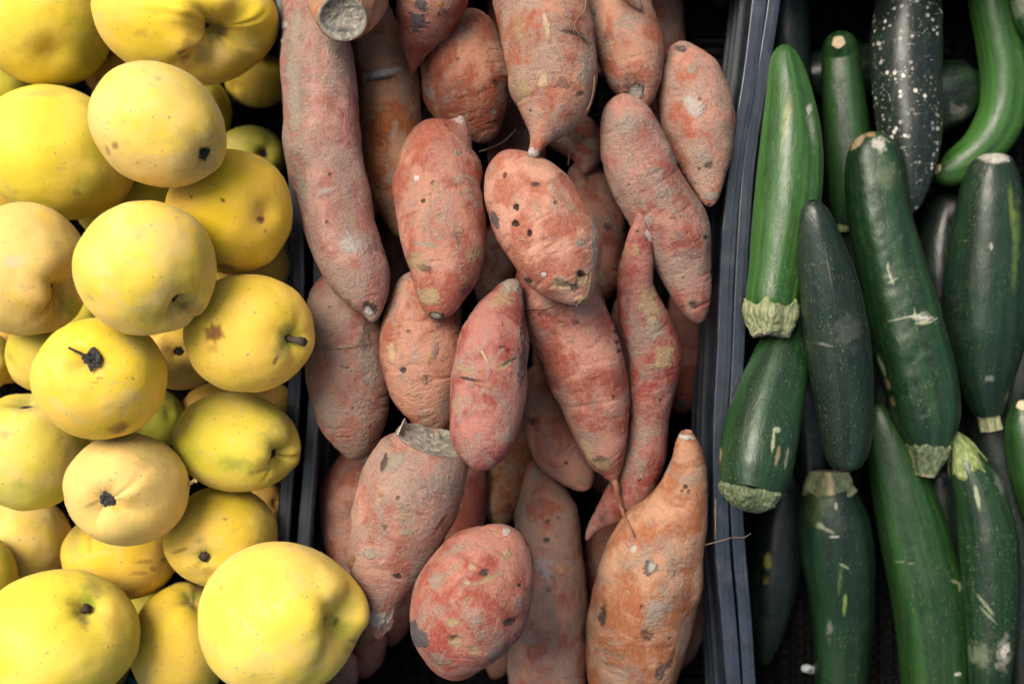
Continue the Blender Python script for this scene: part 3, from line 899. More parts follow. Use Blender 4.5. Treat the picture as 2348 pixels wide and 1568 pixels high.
 dict(id='W', pts=[(1573, 992, 14), (1574, 1010, 24), (1577, 1055, 38), (1570, 1110, 54), (1548, 1180, 78), (1512, 1250, 106), (1487, 1330, 121), (1467, 1420, 121), (1452, 1510, 108), (1442, 1600, 80), (1440, 1660, 0)], c=(0.428, 0.182, 0.087), d=.45, hi=1, flat=True,
      label="large pale orange sweet potato with a long bent neck and dark pits",
      marks=[(1570, 1000, 26, 10, 15, 'pale', .8), (1490, 1300, 18, 28, 20, 'grey', .7, .8), (1492, 1298, 9, 16, 20, 'pale', .8), (1380, 1415, 12, 32, 5, 'dark', .7, 1.6), (1571, 1116, 8, 7, 0, 'dark', .8, .8), (1452, 1258, 9, 12, 20, 'white', .6, .8), (1440, 1247, 6, 8, 0, 'pink', .8),
             (1500, 1400, 40, 50, 0, '~dirt', .7), (1545, 1340, 60, 110, 20, '~dirt', .45), (1480, 1455, 20, 16, 0, 'dark', .5), (1385, 1328, 20, 6, 30, 'dirt', .6, .8), (1400, 1500, 50, 5, 25, 'dirt', .6, 1), (1405, 1470, 40, 4, 22, 'dirt', .5, 1), (1410, 1530, 50, 4, 20, 'dirt', .5, 1), (1515, 1540, 16, 26, 30, 'grey', .6, 1), (1540, 1510, 9, 40, 20, 'dark', .5, .8)]),
 dict(id='S', pts=[(990, 1008, 90, .005), (984, 1028, 97, .003), (962, 1075, 114, 0), (942, 1120, 120), (915, 1195, 113), (892, 1265, 100), (880, 1335, 72), (871, 1392, 40), (868, 1422, 24), (868, 1448, 12), (868, 1462, 0)], c=(0.401, 0.168, 0.116), d=.85, hi=1, cutend0=True,
      label="thick sweet potato sliced off at one end with a shrivelled tip at the other",
      marks=[(905, 1060, 34, 22, -40, 'dirt', .8), (880, 1060, 9, 24, 20, 'dark', .8), (1000, 1110, 60, 40, 0, '~pale', .4), (847, 1268, 17, 16, 10, 'dirt', .9), (975, 1290, 18, 60, 30, 'dirt', .9), (912, 1322, 12, 9, 0, 'dark', .8, 1.2), (925, 1185, 24, 8, -5, 'tan', .6), (920, 1160, 40, 30, 0, '~dirt', .5), (1040, 1110, 24, 60, 20, '~dirt', .5),
             (930, 1220, 20, 10, 10, 'dirt', .7), (870, 1420, 40, 34, 0, '~pale', .8), (805, 1288, 12, 22, 20, 'brown', .6), (870, 1130, 30, 50, 20, '~peach', .4), (1010, 1195, 6, 30, 35, 'rust', .6), (880, 1210, 12, 8, 0, 'dark', .5, .6)]),
 dict(id='U', pts=[(1170, 1207, 0), (1152, 1248, 78), (1115, 1312, 118), (1080, 1388, 138), (1056, 1460, 120), (1047, 1515, 76), (1046, 1558, 0)], c=(0.379, 0.118, 0.078), d=.6, hi=1,
      label="roundest brick-red sweet potato pocked with corky pits and a grey patch",
      marks=[(962, 1462, 28, 24, 20, 'grey', .97, -.5), (948, 1438, 12, 18, 0, 'grey', .9), (1043, 1465, 12, 9, 10, 'black', 1, 2.2), (1045, 1472, 22, 18, 0, 'scar', .7, .8), (1040, 1425, 20, 15, 0, 'scar', .8, .8), (1085, 1490, 16, 14, 0, 'scar', .8, .8), (1075, 1375, 22, 12, -20, 'scar', .5, .5),
             (1120, 1325, 50, 9, -22, 'scar', .75, .8), (1108, 1312, 10, 16, 50, 'dark', .7), (1168, 1425, 22, 10, -25, 'dark', .7, .6), (1000, 1330, 26, 30, 30, '~dirt', .7), (1040, 1260, 70, 20, -28, '~dirt', .55), (1142, 1355, 10, 8, 0, 'scar', .8), (1070, 1337, 9, 9, 0, 'cream', .8), (1160, 1275, 9, 24, 20, 'scar', .7),
             (1080, 1300, 10, 12, 0, 'cream', .6), (1160, 1218, 12, 10, 0, 'pale', .9), (1010, 1510, 30, 14, 30, 'dirt', .6), (1130, 1500, 24, 10, -20, 'dirt', .6), (1190, 1380, 16, 30, 10, '~dirt', .6), (1130, 1380, 40, 50, 0, '~red', .45), (1190, 1340, 7, 6, 0, 'dark', .8, .6)]),
 dict(id='F', pts=[(1215, 585, 0), (1238, 622, 72), (1283, 700, 97), (1330, 800, 96), (1361, 900, 85), (1376, 980, 69), (1387, 1040, 51), (1401, 1080, 25), (1408, 1100, 9), (1410, 1106, 0)], c=(0.409, 0.143, 0.095), d=.4, hi=1, tol=.012,
      label="long salmon-pink sweet potato ending in a thin dangling tail",
      marks=[(1345, 1030, 12, 40, -28, 'cream', .7, .4), (1385, 1065, 30, 26, 10, '~scar', .85), (1375, 1050, 20, 10, 0, 'dark', .5), (1412, 760, 9, 7, 20, 'dark', .7, .6), (1415, 785, 6, 7, 0, 'dark', .7, 1), (1420, 805, 6, 6, 0, 'dark', .7, 1), (1320, 740, 9, 9, 0, 'dark', .5, .5), (1250, 720, 50, 12, 10, '~dark', .5), (1262, 860, 10, 12, 0, 'tan', .6),
             (1242, 840, 8, 14, 0, 'dark', .6), (1350, 820, 50, 60, 0, '~pink', .4), (1300, 920, 20, 50, -15, '~peach', .3)],
      hairs=[[(1170, 700), (1215, 708), (1260, 705), (1290, 690), (1335, 690)]]),
 dict(id='E', pts=[(1170, 641, 6), (1171, 650, 22), (1164, 680, 38), (1146, 725, 62), (1129, 800, 83), (1118, 900, 89), (1107, 990, 79), (1104, 1040, 56), (1102, 1079, 0)], c=(0.355, 0.107, 0.081), d=.6, hi=1,
      label="dull red wrinkled sweet potato with a crusty brown top beside the cut-ended root",
      marks=[(1170, 655, 30, 20, 0, 'dirt', .8, .3), (1150, 690, 50, 30, -15, '~scar', .65), (1200, 740, 10, 90, 4, 'dark', .6), (1196, 850, 12, 60, 4, 'grey', .55), (1155, 838, 24, 12, -25, 'scar', .8, .7), (1165, 830, 24, 5, -30, 'dark', .6, .6), (1060, 845, 26, 12, 20, 'scar', .6), (1080, 870, 40, 5, 12, 'dark', .7, .8), (1110, 880, 30, 6, 8, 'scar', .6, .4),
             (1110, 815, 4, 22, -30, 'cream', .9, -.3), (1105, 850, 10, 8, 0, 'tan', .8, .4), (1130, 870, 50, 40, 0, '~red', .5), (1150, 760, 30, 40, 0, '~red', .4), (1170, 990, 14, 40, 10, '~dirt', .6), (1150, 795, 9, 5, -10, 'dark', .7, .5), (1040, 930, 10, 30, 0, '~peach', .4), (1098, 1000, 8, 14, 0, 'dirt', .7, .4)]),
 dict(id='C', pts=[(1056, 266, 0), (1055, 274, 11), (1048, 292, 32), (1018, 335, 80), (1008, 420, 104), (1015, 520, 98), (1019, 620, 79), (1009, 682, 52), (1005, 714, 33), (1003, 733, 0)], c=(0.401, 0.143, 0.091), d=.55, hi=1,
      label="double-pointed sweet potato with a pale nipple tip and brown scabs lower down",
      marks=[(1056, 274, 16, 14, 0, 'white', .6), (1002, 726, 26, 13, 8, 'dark', .95, .4), (1000, 725, 14, 7, 8, 'pale', .7), (985, 680, 34, 26, 10, 'scar', .8, .5), (955, 600, 26, 22, 30, 'scar', .75, .4), (1090, 578, 36, 14, -30, 'scar', .75, .5), (1045, 545, 20, 26, 0, '~dark', .45), (1065, 665, 20, 24, 20, 'dark', .5), (1107, 425, 7, 18, 5, 'dark', .85, 1),
             (955, 408, 12, 9, 0, 'white', .7), (1000, 425, 10, 14, 20, 'scar', .7, .6), (975, 615, 22, 9, 20, 'dark', .5), (970, 460, 7, 7, 0, 'dark', .7, .8), (985, 460, 6, 24, 0, 'tan', .6), (970, 560, 40, 7, 8, 'dirt', .7, .4), (925, 340, 12, 40, 25, '~peach', .4), (1065, 440, 24, 7, -10, 'dirt', .6), (1060, 470, 8, 8, 0, 'scar', .7), (1050, 350, 14, 10, 0, 'dirt', .6), (1010, 375, 26, 16, 0, '~pink', .5)]),
 dict(id='D', pts=[(1148, 352, 0), (1170, 388, 66), (1203, 440, 98), (1243, 510, 113), (1280, 580, 107), (1306, 640, 77), (1320, 675, 45), (1326, 698, 0)], c=(0.455, 0.182, 0.116), d=.4, hi=1,
      label="fat peach-pink sweet potato bored with small black holes and chewed at one end",
      marks=[(1157, 402, 6, 8, 10, 'black', 1, 2), (1227, 422, 13, 7, 0, 'dark', 1, 1.6), (1183, 475, 9, 9, 0, 'black', 1, 2.4), (1180, 514, 9, 9, 0, 'black', 1, 2.4), (1213, 533, 9, 10, 10, 'black', 1, 2.4), (1290, 655, 36, 14, 6, 'scar', 1, 1.8), (1335, 640, 20, 20, 0, 'scar', .95, 1.6), (1337, 632, 9, 10, 0, 'black', 1, 2.0), (1290, 655, 22, 5, 6, 'dark', .7), (1318, 660, 12, 9, 0, 'dark', .8, 1),
             (1362, 560, 9, 90, -3, 'dirt', .8), (1335, 690, 20, 12, 0, 'tan', .9, -1), (1310, 475, 22, 16, 10, '~scar', .7), (1330, 555, 14, 12, 0, 'dirt', .7), (1135, 505, 10, 26, -20, 'grey', .7), (1248, 630, 9, 8, 0, 'white', .7), (1212, 642, 12, 8, 30, 'dark', .8), (1240, 540, 7, 10, 0, 'pink', .7), (1140, 400, 26, 50, 20, '~red', .3), (1190, 410, 50, 20, 10, '~pink', .3)],
      hairs=[[(1355, 625), (1352, 650), (1345, 675), (1325, 695), (1320, 705)]]),
 dict(id='K', pts=[(1215, -80, 90), (1240, 10, 106), (1258, 95, 106), (1266, 175, 103), (1264, 235, 88), (1251, 288, 56), (1238, 318, 27), (1228, 340, 16), (1221, 356, 13), (1219, 362, 0)], c=(0.394, 0.150, 0.088), d=.75, hi=1,
      label="broad scabby sweet potato narrowing to a stubby stalk over the holed one",
      marks=[(1222, 352, 18, 14, 20, 'pale', .8), (1252, 60, 8, 40, -12, 'cream', .9, .3), (1245, 185, 14, 18, 0, 'cream', .8), (1310, 75, 40, 7, 12, 'dark', .65, .8), (1345, 95, 20, 5, 40, 'dark', .8, 1), (1340, 160, 26, 70, 0, '~dirt', .7), (1290, 190, 40, 26, 0, '~dark', .5), (1195, 210, 34, 40, 0, '~scar', .7), (1225, 100, 60, 60, 0, '~dirt', .4), (1330, 215, 14, 10, 0, 'dark', .6, .5),
             (1200, 285, 24, 20, 0, '~red', .4), (1300, 260, 40, 30, 0, '~red', .35), (1190, 60, 30, 60, 0, '~scar', .5), (1290, 130, 30, 12, -20, '~violet', .4)],
      hairs=[[(1343, 0), (1340, 25), (1322, 45), (1317, 62), (1328, 80), (1345, 92), (1358, 112)], [(1363, 175), (1360, 210), (1352, 240), (1345, 255)], [(1278, 325), (1290, 323), (1302, 322)], [(1301, 322), (1304, 345), (1302, 380)]]),
 dict(id='AH', pts=[(1420, -60, 26, .02), (1440, -14, 17), (1455, 4, 12), (1464, 15, 9), (1467, 23, 0)], c=PK2, d=.8, tol=.0,
      label="thin root end of a sweet potato touching the rough brown-orange one"),
]

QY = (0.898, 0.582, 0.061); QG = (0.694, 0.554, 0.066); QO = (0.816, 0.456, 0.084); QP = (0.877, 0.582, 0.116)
def Q(i, x, y, rx, ry, label, rot=0, pole=None, kind=None, **kw):
    return dict(id=i, x=x, y=y, rx=rx, ry=ry, rot=rot, pole=pole, kind=kind, label=label, **kw)
QUI = [
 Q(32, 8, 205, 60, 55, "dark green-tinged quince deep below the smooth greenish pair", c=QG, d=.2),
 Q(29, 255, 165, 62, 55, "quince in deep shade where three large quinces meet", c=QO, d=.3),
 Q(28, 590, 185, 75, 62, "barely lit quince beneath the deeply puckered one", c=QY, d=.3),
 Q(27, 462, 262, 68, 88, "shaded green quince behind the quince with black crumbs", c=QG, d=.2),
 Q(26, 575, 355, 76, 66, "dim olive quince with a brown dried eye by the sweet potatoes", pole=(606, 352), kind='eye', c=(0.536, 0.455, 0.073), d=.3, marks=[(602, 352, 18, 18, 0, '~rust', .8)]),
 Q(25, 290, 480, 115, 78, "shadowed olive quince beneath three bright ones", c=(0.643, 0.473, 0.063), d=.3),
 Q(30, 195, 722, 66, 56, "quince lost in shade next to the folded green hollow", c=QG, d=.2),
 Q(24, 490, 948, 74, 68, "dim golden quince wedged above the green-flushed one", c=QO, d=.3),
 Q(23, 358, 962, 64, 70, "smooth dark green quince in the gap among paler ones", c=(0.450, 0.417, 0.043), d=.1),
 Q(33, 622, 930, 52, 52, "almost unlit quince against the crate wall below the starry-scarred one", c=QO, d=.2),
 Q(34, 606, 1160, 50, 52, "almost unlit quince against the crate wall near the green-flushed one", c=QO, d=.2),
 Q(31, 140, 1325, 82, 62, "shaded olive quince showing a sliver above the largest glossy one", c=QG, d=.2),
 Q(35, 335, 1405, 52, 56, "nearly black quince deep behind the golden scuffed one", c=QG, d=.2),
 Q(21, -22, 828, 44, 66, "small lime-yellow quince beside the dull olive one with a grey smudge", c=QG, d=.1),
 Q(20, 98, 815, 84, 84, "dull olive quince with a grey smudge behind the one with the big black calyx", c=(0.664, 0.492, 0.063), d=.5, marks=[(160, 765, 26, 16, 20, '~dark', .5)]),
 Q(22, 412, 822, 86, 72, "dusky brown-patched quince with a round black eye", pole=(411, 803), kind='eye', c=(0.707, 0.435, 0.063), d=.5, dim=.16,
   marks=[(411, 803, 12, 12, 0, 'black', .95, 1.5), (385, 790, 22, 30, 0, '~brown', .5), (425, 845, 30, 22, 0, '~brown', .4), (380, 800, 16, 8, 0, '~dark', .4)]),
 Q(18, 55, 1240, 100, 100, "dull felted quince under the greenish notched one", c=(0.771, 0.531, 0.084), d=.75),
 Q(19, -32, 1325, 66, 90, "green-streaked quince tip beside the largest glossy quince", c=QG, d=.3, marks=[(20, 1290, 20, 50, 0, '~green', .5)]),
 Q(17, 275, 1272, 130, 100, "golden scuffed quince lying under the felted orange one", c=(0.857, 0.512, 0.054), d=.25, rot=8,
   marks=[(170, 1240, 30, 50, 10, '~olive', .6), (330, 1287, 24, 5, -5, 'brown', .6), (320, 1313, 20, 5, 0, 'brown', .5), (375, 1283, 7, 6, 0, 'dark', .5), (352, 1304, 9, 6, 0, 'brown', .6), (205, 1240, 8, 30, 0, '~brown', .4)]),
 Q(16, 412, 1482, 108, 138, "tall quince with a greenish dimple half hidden by the pale lobed one", pole=(446, 1372), kind=None, c=QY, d=.4, dim=.14, marks=[(440, 1368, 40, 16, 0, '~green', .7), (420, 1385, 24, 8, 0, '~brown', .4)]),
 Q(13, 507, 1229, 128, 114, "quince with a short stub of stalk below the green-flushed one", rot=-8, pole=(467, 1276), kind='stub', c=QY, d=.3, dim=.12, wid=.16,
   marks=[(467, 1272, 34, 26, 0, '~green', .55), (412, 1262, 24, 4, -20, 'brown', .7), (475, 1310, 24, 14, 0, '~brown', .45), (455, 1240, 14, 12, 0, '~olive', .6), (516, 1190, 5, 4, 0, 'dark', .6), (600, 1190, 40, 80, 0, '~olive', .35)]),
 Q(10, 72, 1037, 126, 137, "greenish quince with a sooty calyx sunk in a deep notch", pole=(62, 922), kind='calyx', c=(0.728, 0.586, 0.073), d=.6, dim=.30, wid=.30, rib=.07,
   marks=[(45, 1110, 20, 14, 0, '~yel', .6), (10, 995, 14, 12, 0, 'olive', .6), (165, 1010, 30, 70, 10, '~brown', .3), (40, 1130, 100, 40, 0, '~green', .35), (62, 925, 40, 30, 0, '~olive', .6)]),
 Q(1, 104, 55, 147, 144, "smooth green-yellow quince resting beside the deeply puckered one", c=(0.835, 0.586, 0.063), d=.3, rot=0, marks=[(210, 140, 30, 40, 30, '~olive', .4), (190, 90, 50, 80, 0, '~green', .35)]),
 Q(3, 128, 349, 172, 150, "broad oval lemon-yellow quince without visible eye or stalk", rot=22, c=(0.900, 0.644, 0.073), d=.12, marks=[(210, 420, 60, 40, -20, '~green', .45), (60, 260, 60, 60, 0, '~green', .3), (176, 443, 10, 9, 0, 'brown', .5), (90, 215, 70, 12, -4, '~olive', .5)]),
 Q(2, 424, 32, 207, 160, "large quince with a deeply puckered hollow and fan-like creases", rot=6, pole=(505, 72), kind='pucker', c=QY, d=.35, dim=.50, wid=.25, rib=.09, fold=.16, bumps=[(468, 72, 30, .11), (462, 135, 40, .05), (575, 60, 70, .03)],
   marks=[(425, 118, 18, 50, 10, '~brown', .6), (415, 125, 12, 12, 0, 'brown', .7), (465, 130, 26, 30, 0, '~olive', .6), (570, 110, 50, 50, 0, '~olive', .45), (505, 70, 22, 20, 0, '~dark', .6), (320, 75, 20, 14, 0, '~brown', .35)]),
 Q(5, 529, 486, 142, 141, "egg-yellow quince with a small red-brown nick and a black dot", c=(0.900, 0.531, 0.043), d=.18, bumps=[(625, 600, 30, .06)],
   marks=[(597, 504, 10, 9, 20, 'rust', .95), (511, 459, 5, 5, 0, 'black', .95, .8), (608, 530, 5, 5, 0, 'brown', .5), (437, 453, 4, 3, 0, 'dark', .8), (515, 612, 30, 7, 10, 'brown', .7), (600, 370, 60, 10, 20, '~olive', .4)]),
 Q(12, 541, 1013, 143, 113, "green-flushed oblong quince with ribbed calyx end by the crate rim", rot=9, pole=(640, 1043), kind='calyx_small', c=(0.793, 0.598, 0.063), d=.45, dim=.28, wid=.24, rib=.07, fold=.05,
   marks=[(545, 1065, 70, 30, 8, '~green', .6), (440, 1040, 30, 34, 0, '~green', .4), (620, 1035, 34, 40, 0, '~green', .45), (530, 1060, 40, 24, 0, '~dark', .18), (600, 1078, 40, 4, -12, 'dark', .35), (660, 960, 30, 40, 0, '~olive', .5)]),
 Q(8, 569, 764, 146, 137, "quince with a starburst rust scar and a short tilted stalk", pole=(668, 777), kind='stem', c=(0.900, 0.586, 0.063), d=.2, dim=.16, wid=.2,
   marks=[(489, 763, 22, 19, 0, 'brown', .95), (489, 763, 30, 7, 20, 'brown', .7), (489, 763, 30, 6, 80, 'brown', .7), (489, 763, 30, 6, 130, 'brown', .7), (487, 800, 18, 12, 0, '~brown', .35), (660, 775, 36, 44, 0, '~green', .65), (632, 825, 5, 16, 25, 'rust', .8), (640, 810, 20, 20, 0, '~olive', .4)]),
 Q(11, 292, 1120, 139, 127, "felted orange-tinged quince with a crumpled green-tipped calyx", rot=10, pole=(241, 1146), kind='calyx', c=(0.878, 0.512, 0.088), d=1.0, dim=.24, wid=.22, rib=.05, fold=.05, green=True,
   marks=[(355, 1050, 60, 30, 20, '~olive', .45), (205, 1170, 30, 30, 0, '~olive', .4), (330, 1065, 30, 16, 0, '~rust', .2), (265, 1162, 14, 12, 0, 'yel', .5), (210, 1155, 30, 5, -25, '~rust', .5), (250, 1105, 10, 24, 10, '~olive', .5)], tuft=(438, 1110)),
 Q(9, 229, 869, 149, 139, "round quince with a large ragged black calyx and a brown bruise", pole=(211, 822), kind='calyx_big', c=(0.900, 0.568, 0.054), d=.4, dim=.13, wid=.26,
   marks=[(276, 978, 26, 15, -25, '~brown', .85), (265, 985, 24, 10, -10, 'brown', .55), (300, 790, 70, 30, 30, '~olive', .3), (215, 835, 40, 30, 0, '~peach', .4), (228, 867, 10, 3, 0, 'brown', .7), (217, 877, 10, 3, 0, 'brown', .6), (304, 868, 4, 4, 0, 'dark', .6), (250, 930, 24, 14, 0, '~olive', .3)]),
 Q(7, 54, 616, 142, 151, "pale felted quince with a hollow folding into a green cleft", pole=(170, 698), kind='cleft', c=(0.878, 0.550, 0.101), d=.95, dim=.45, wid=.30, rib=.08, fold=.05,
   marks=[(165, 705, 34, 40, 0, '~green', .8), (30, 600, 34, 20, 0, '~pale', .5), (140, 700, 12, 40, 0, '~olive', .7), (120, 560, 30, 20, 0, '~olive', .25)]),
 Q(6, 335, 615, 158, 155, "big pale quince with a lopsided calyx hollow browned inside", pole=(416, 702), kind='calyx_small', c=(0.900, 0.598, 0.088), d=.6, dim=.36, wid=.24, rib=.07, nr=5, fold=.04,
   marks=[(445, 705, 34, 24, 20, '~brown', .55), (355, 725, 50, 30, 0, '~olive', .4), (420, 700, 16, 14, 0, '~dark', .5), (460, 560, 24, 70, 0, '~olive', .25)]),
 Q(4, 361, 287, 158, 137, "felted pale quince capped with black calyx crumbs, lying on its neighbours", rot=32, pole=(472, 352), kind='crumbs', c=(0.900, 0.606, 0.101), d=.75, dim=.13, wid=.2, rib=.05,
   marks=[(262, 333, 9, 9, 30, 'brown', .8), (480, 380, 44, 30, 30, '~brown', .35), (495, 320, 24, 40, 0, '~olive', .4), (250, 365, 40, 60, -50, '~olive', .2), (440, 395, 50, 20, -20, '~brown', .25), (363, 180, 9, 5, 0, 'olive', .7), (248, 346, 5, 14, -20, 'brown', .6)]),
 Q(14, 124, 1466, 189, 155, "largest glossy lemon quince with a green-ringed stalk pit", rot=-6, pole=(201, 1392), kind='stub', c=(0.900, 0.663, 0.088), d=.08, dim=.15, wid=.2,
   marks=[(205, 1385, 30, 24, 0, '~green', .8), (195, 1365, 16, 30, 0, '~green', .5), (185, 1415, 30, 20, 30, '~olive', .7), (215, 1350, 40, 24, 40, '~olive', .4), (190, 1425, 12, 26, -20, '~brown', .35)]),
 Q(15, 640, 1416, 184, 174, "big pale quince with swollen lobes round its eye, lying over the crate rims", rot=0, pole=(766, 1424), kind='hole', c=(0.900, 0.624, 0.096), d=.45, dim=.38, wid=.26, rib=.10, nr=4, rph=.6, bumps=[(815, 1365, 55, .10), (790, 1480, 60, .06)],
   marks=[(768, 1426, 7, 11, 20, 'brown', 1, 2), (780, 1440, 34, 40, 0, '~green', .5), (815, 1470, 24, 4, 10, 'rust', .6), (800, 1490, 14, 14, 0, '~olive', .5), (790, 1400, 30, 60, 30, '~olive', .3), (508, 1346, 12, 4, -30, 'dark', .5), (555, 1428, 4, 8, 10, 'dark', .4), (480, 1490, 40, 60, 0, '~olive', .2)]),
]

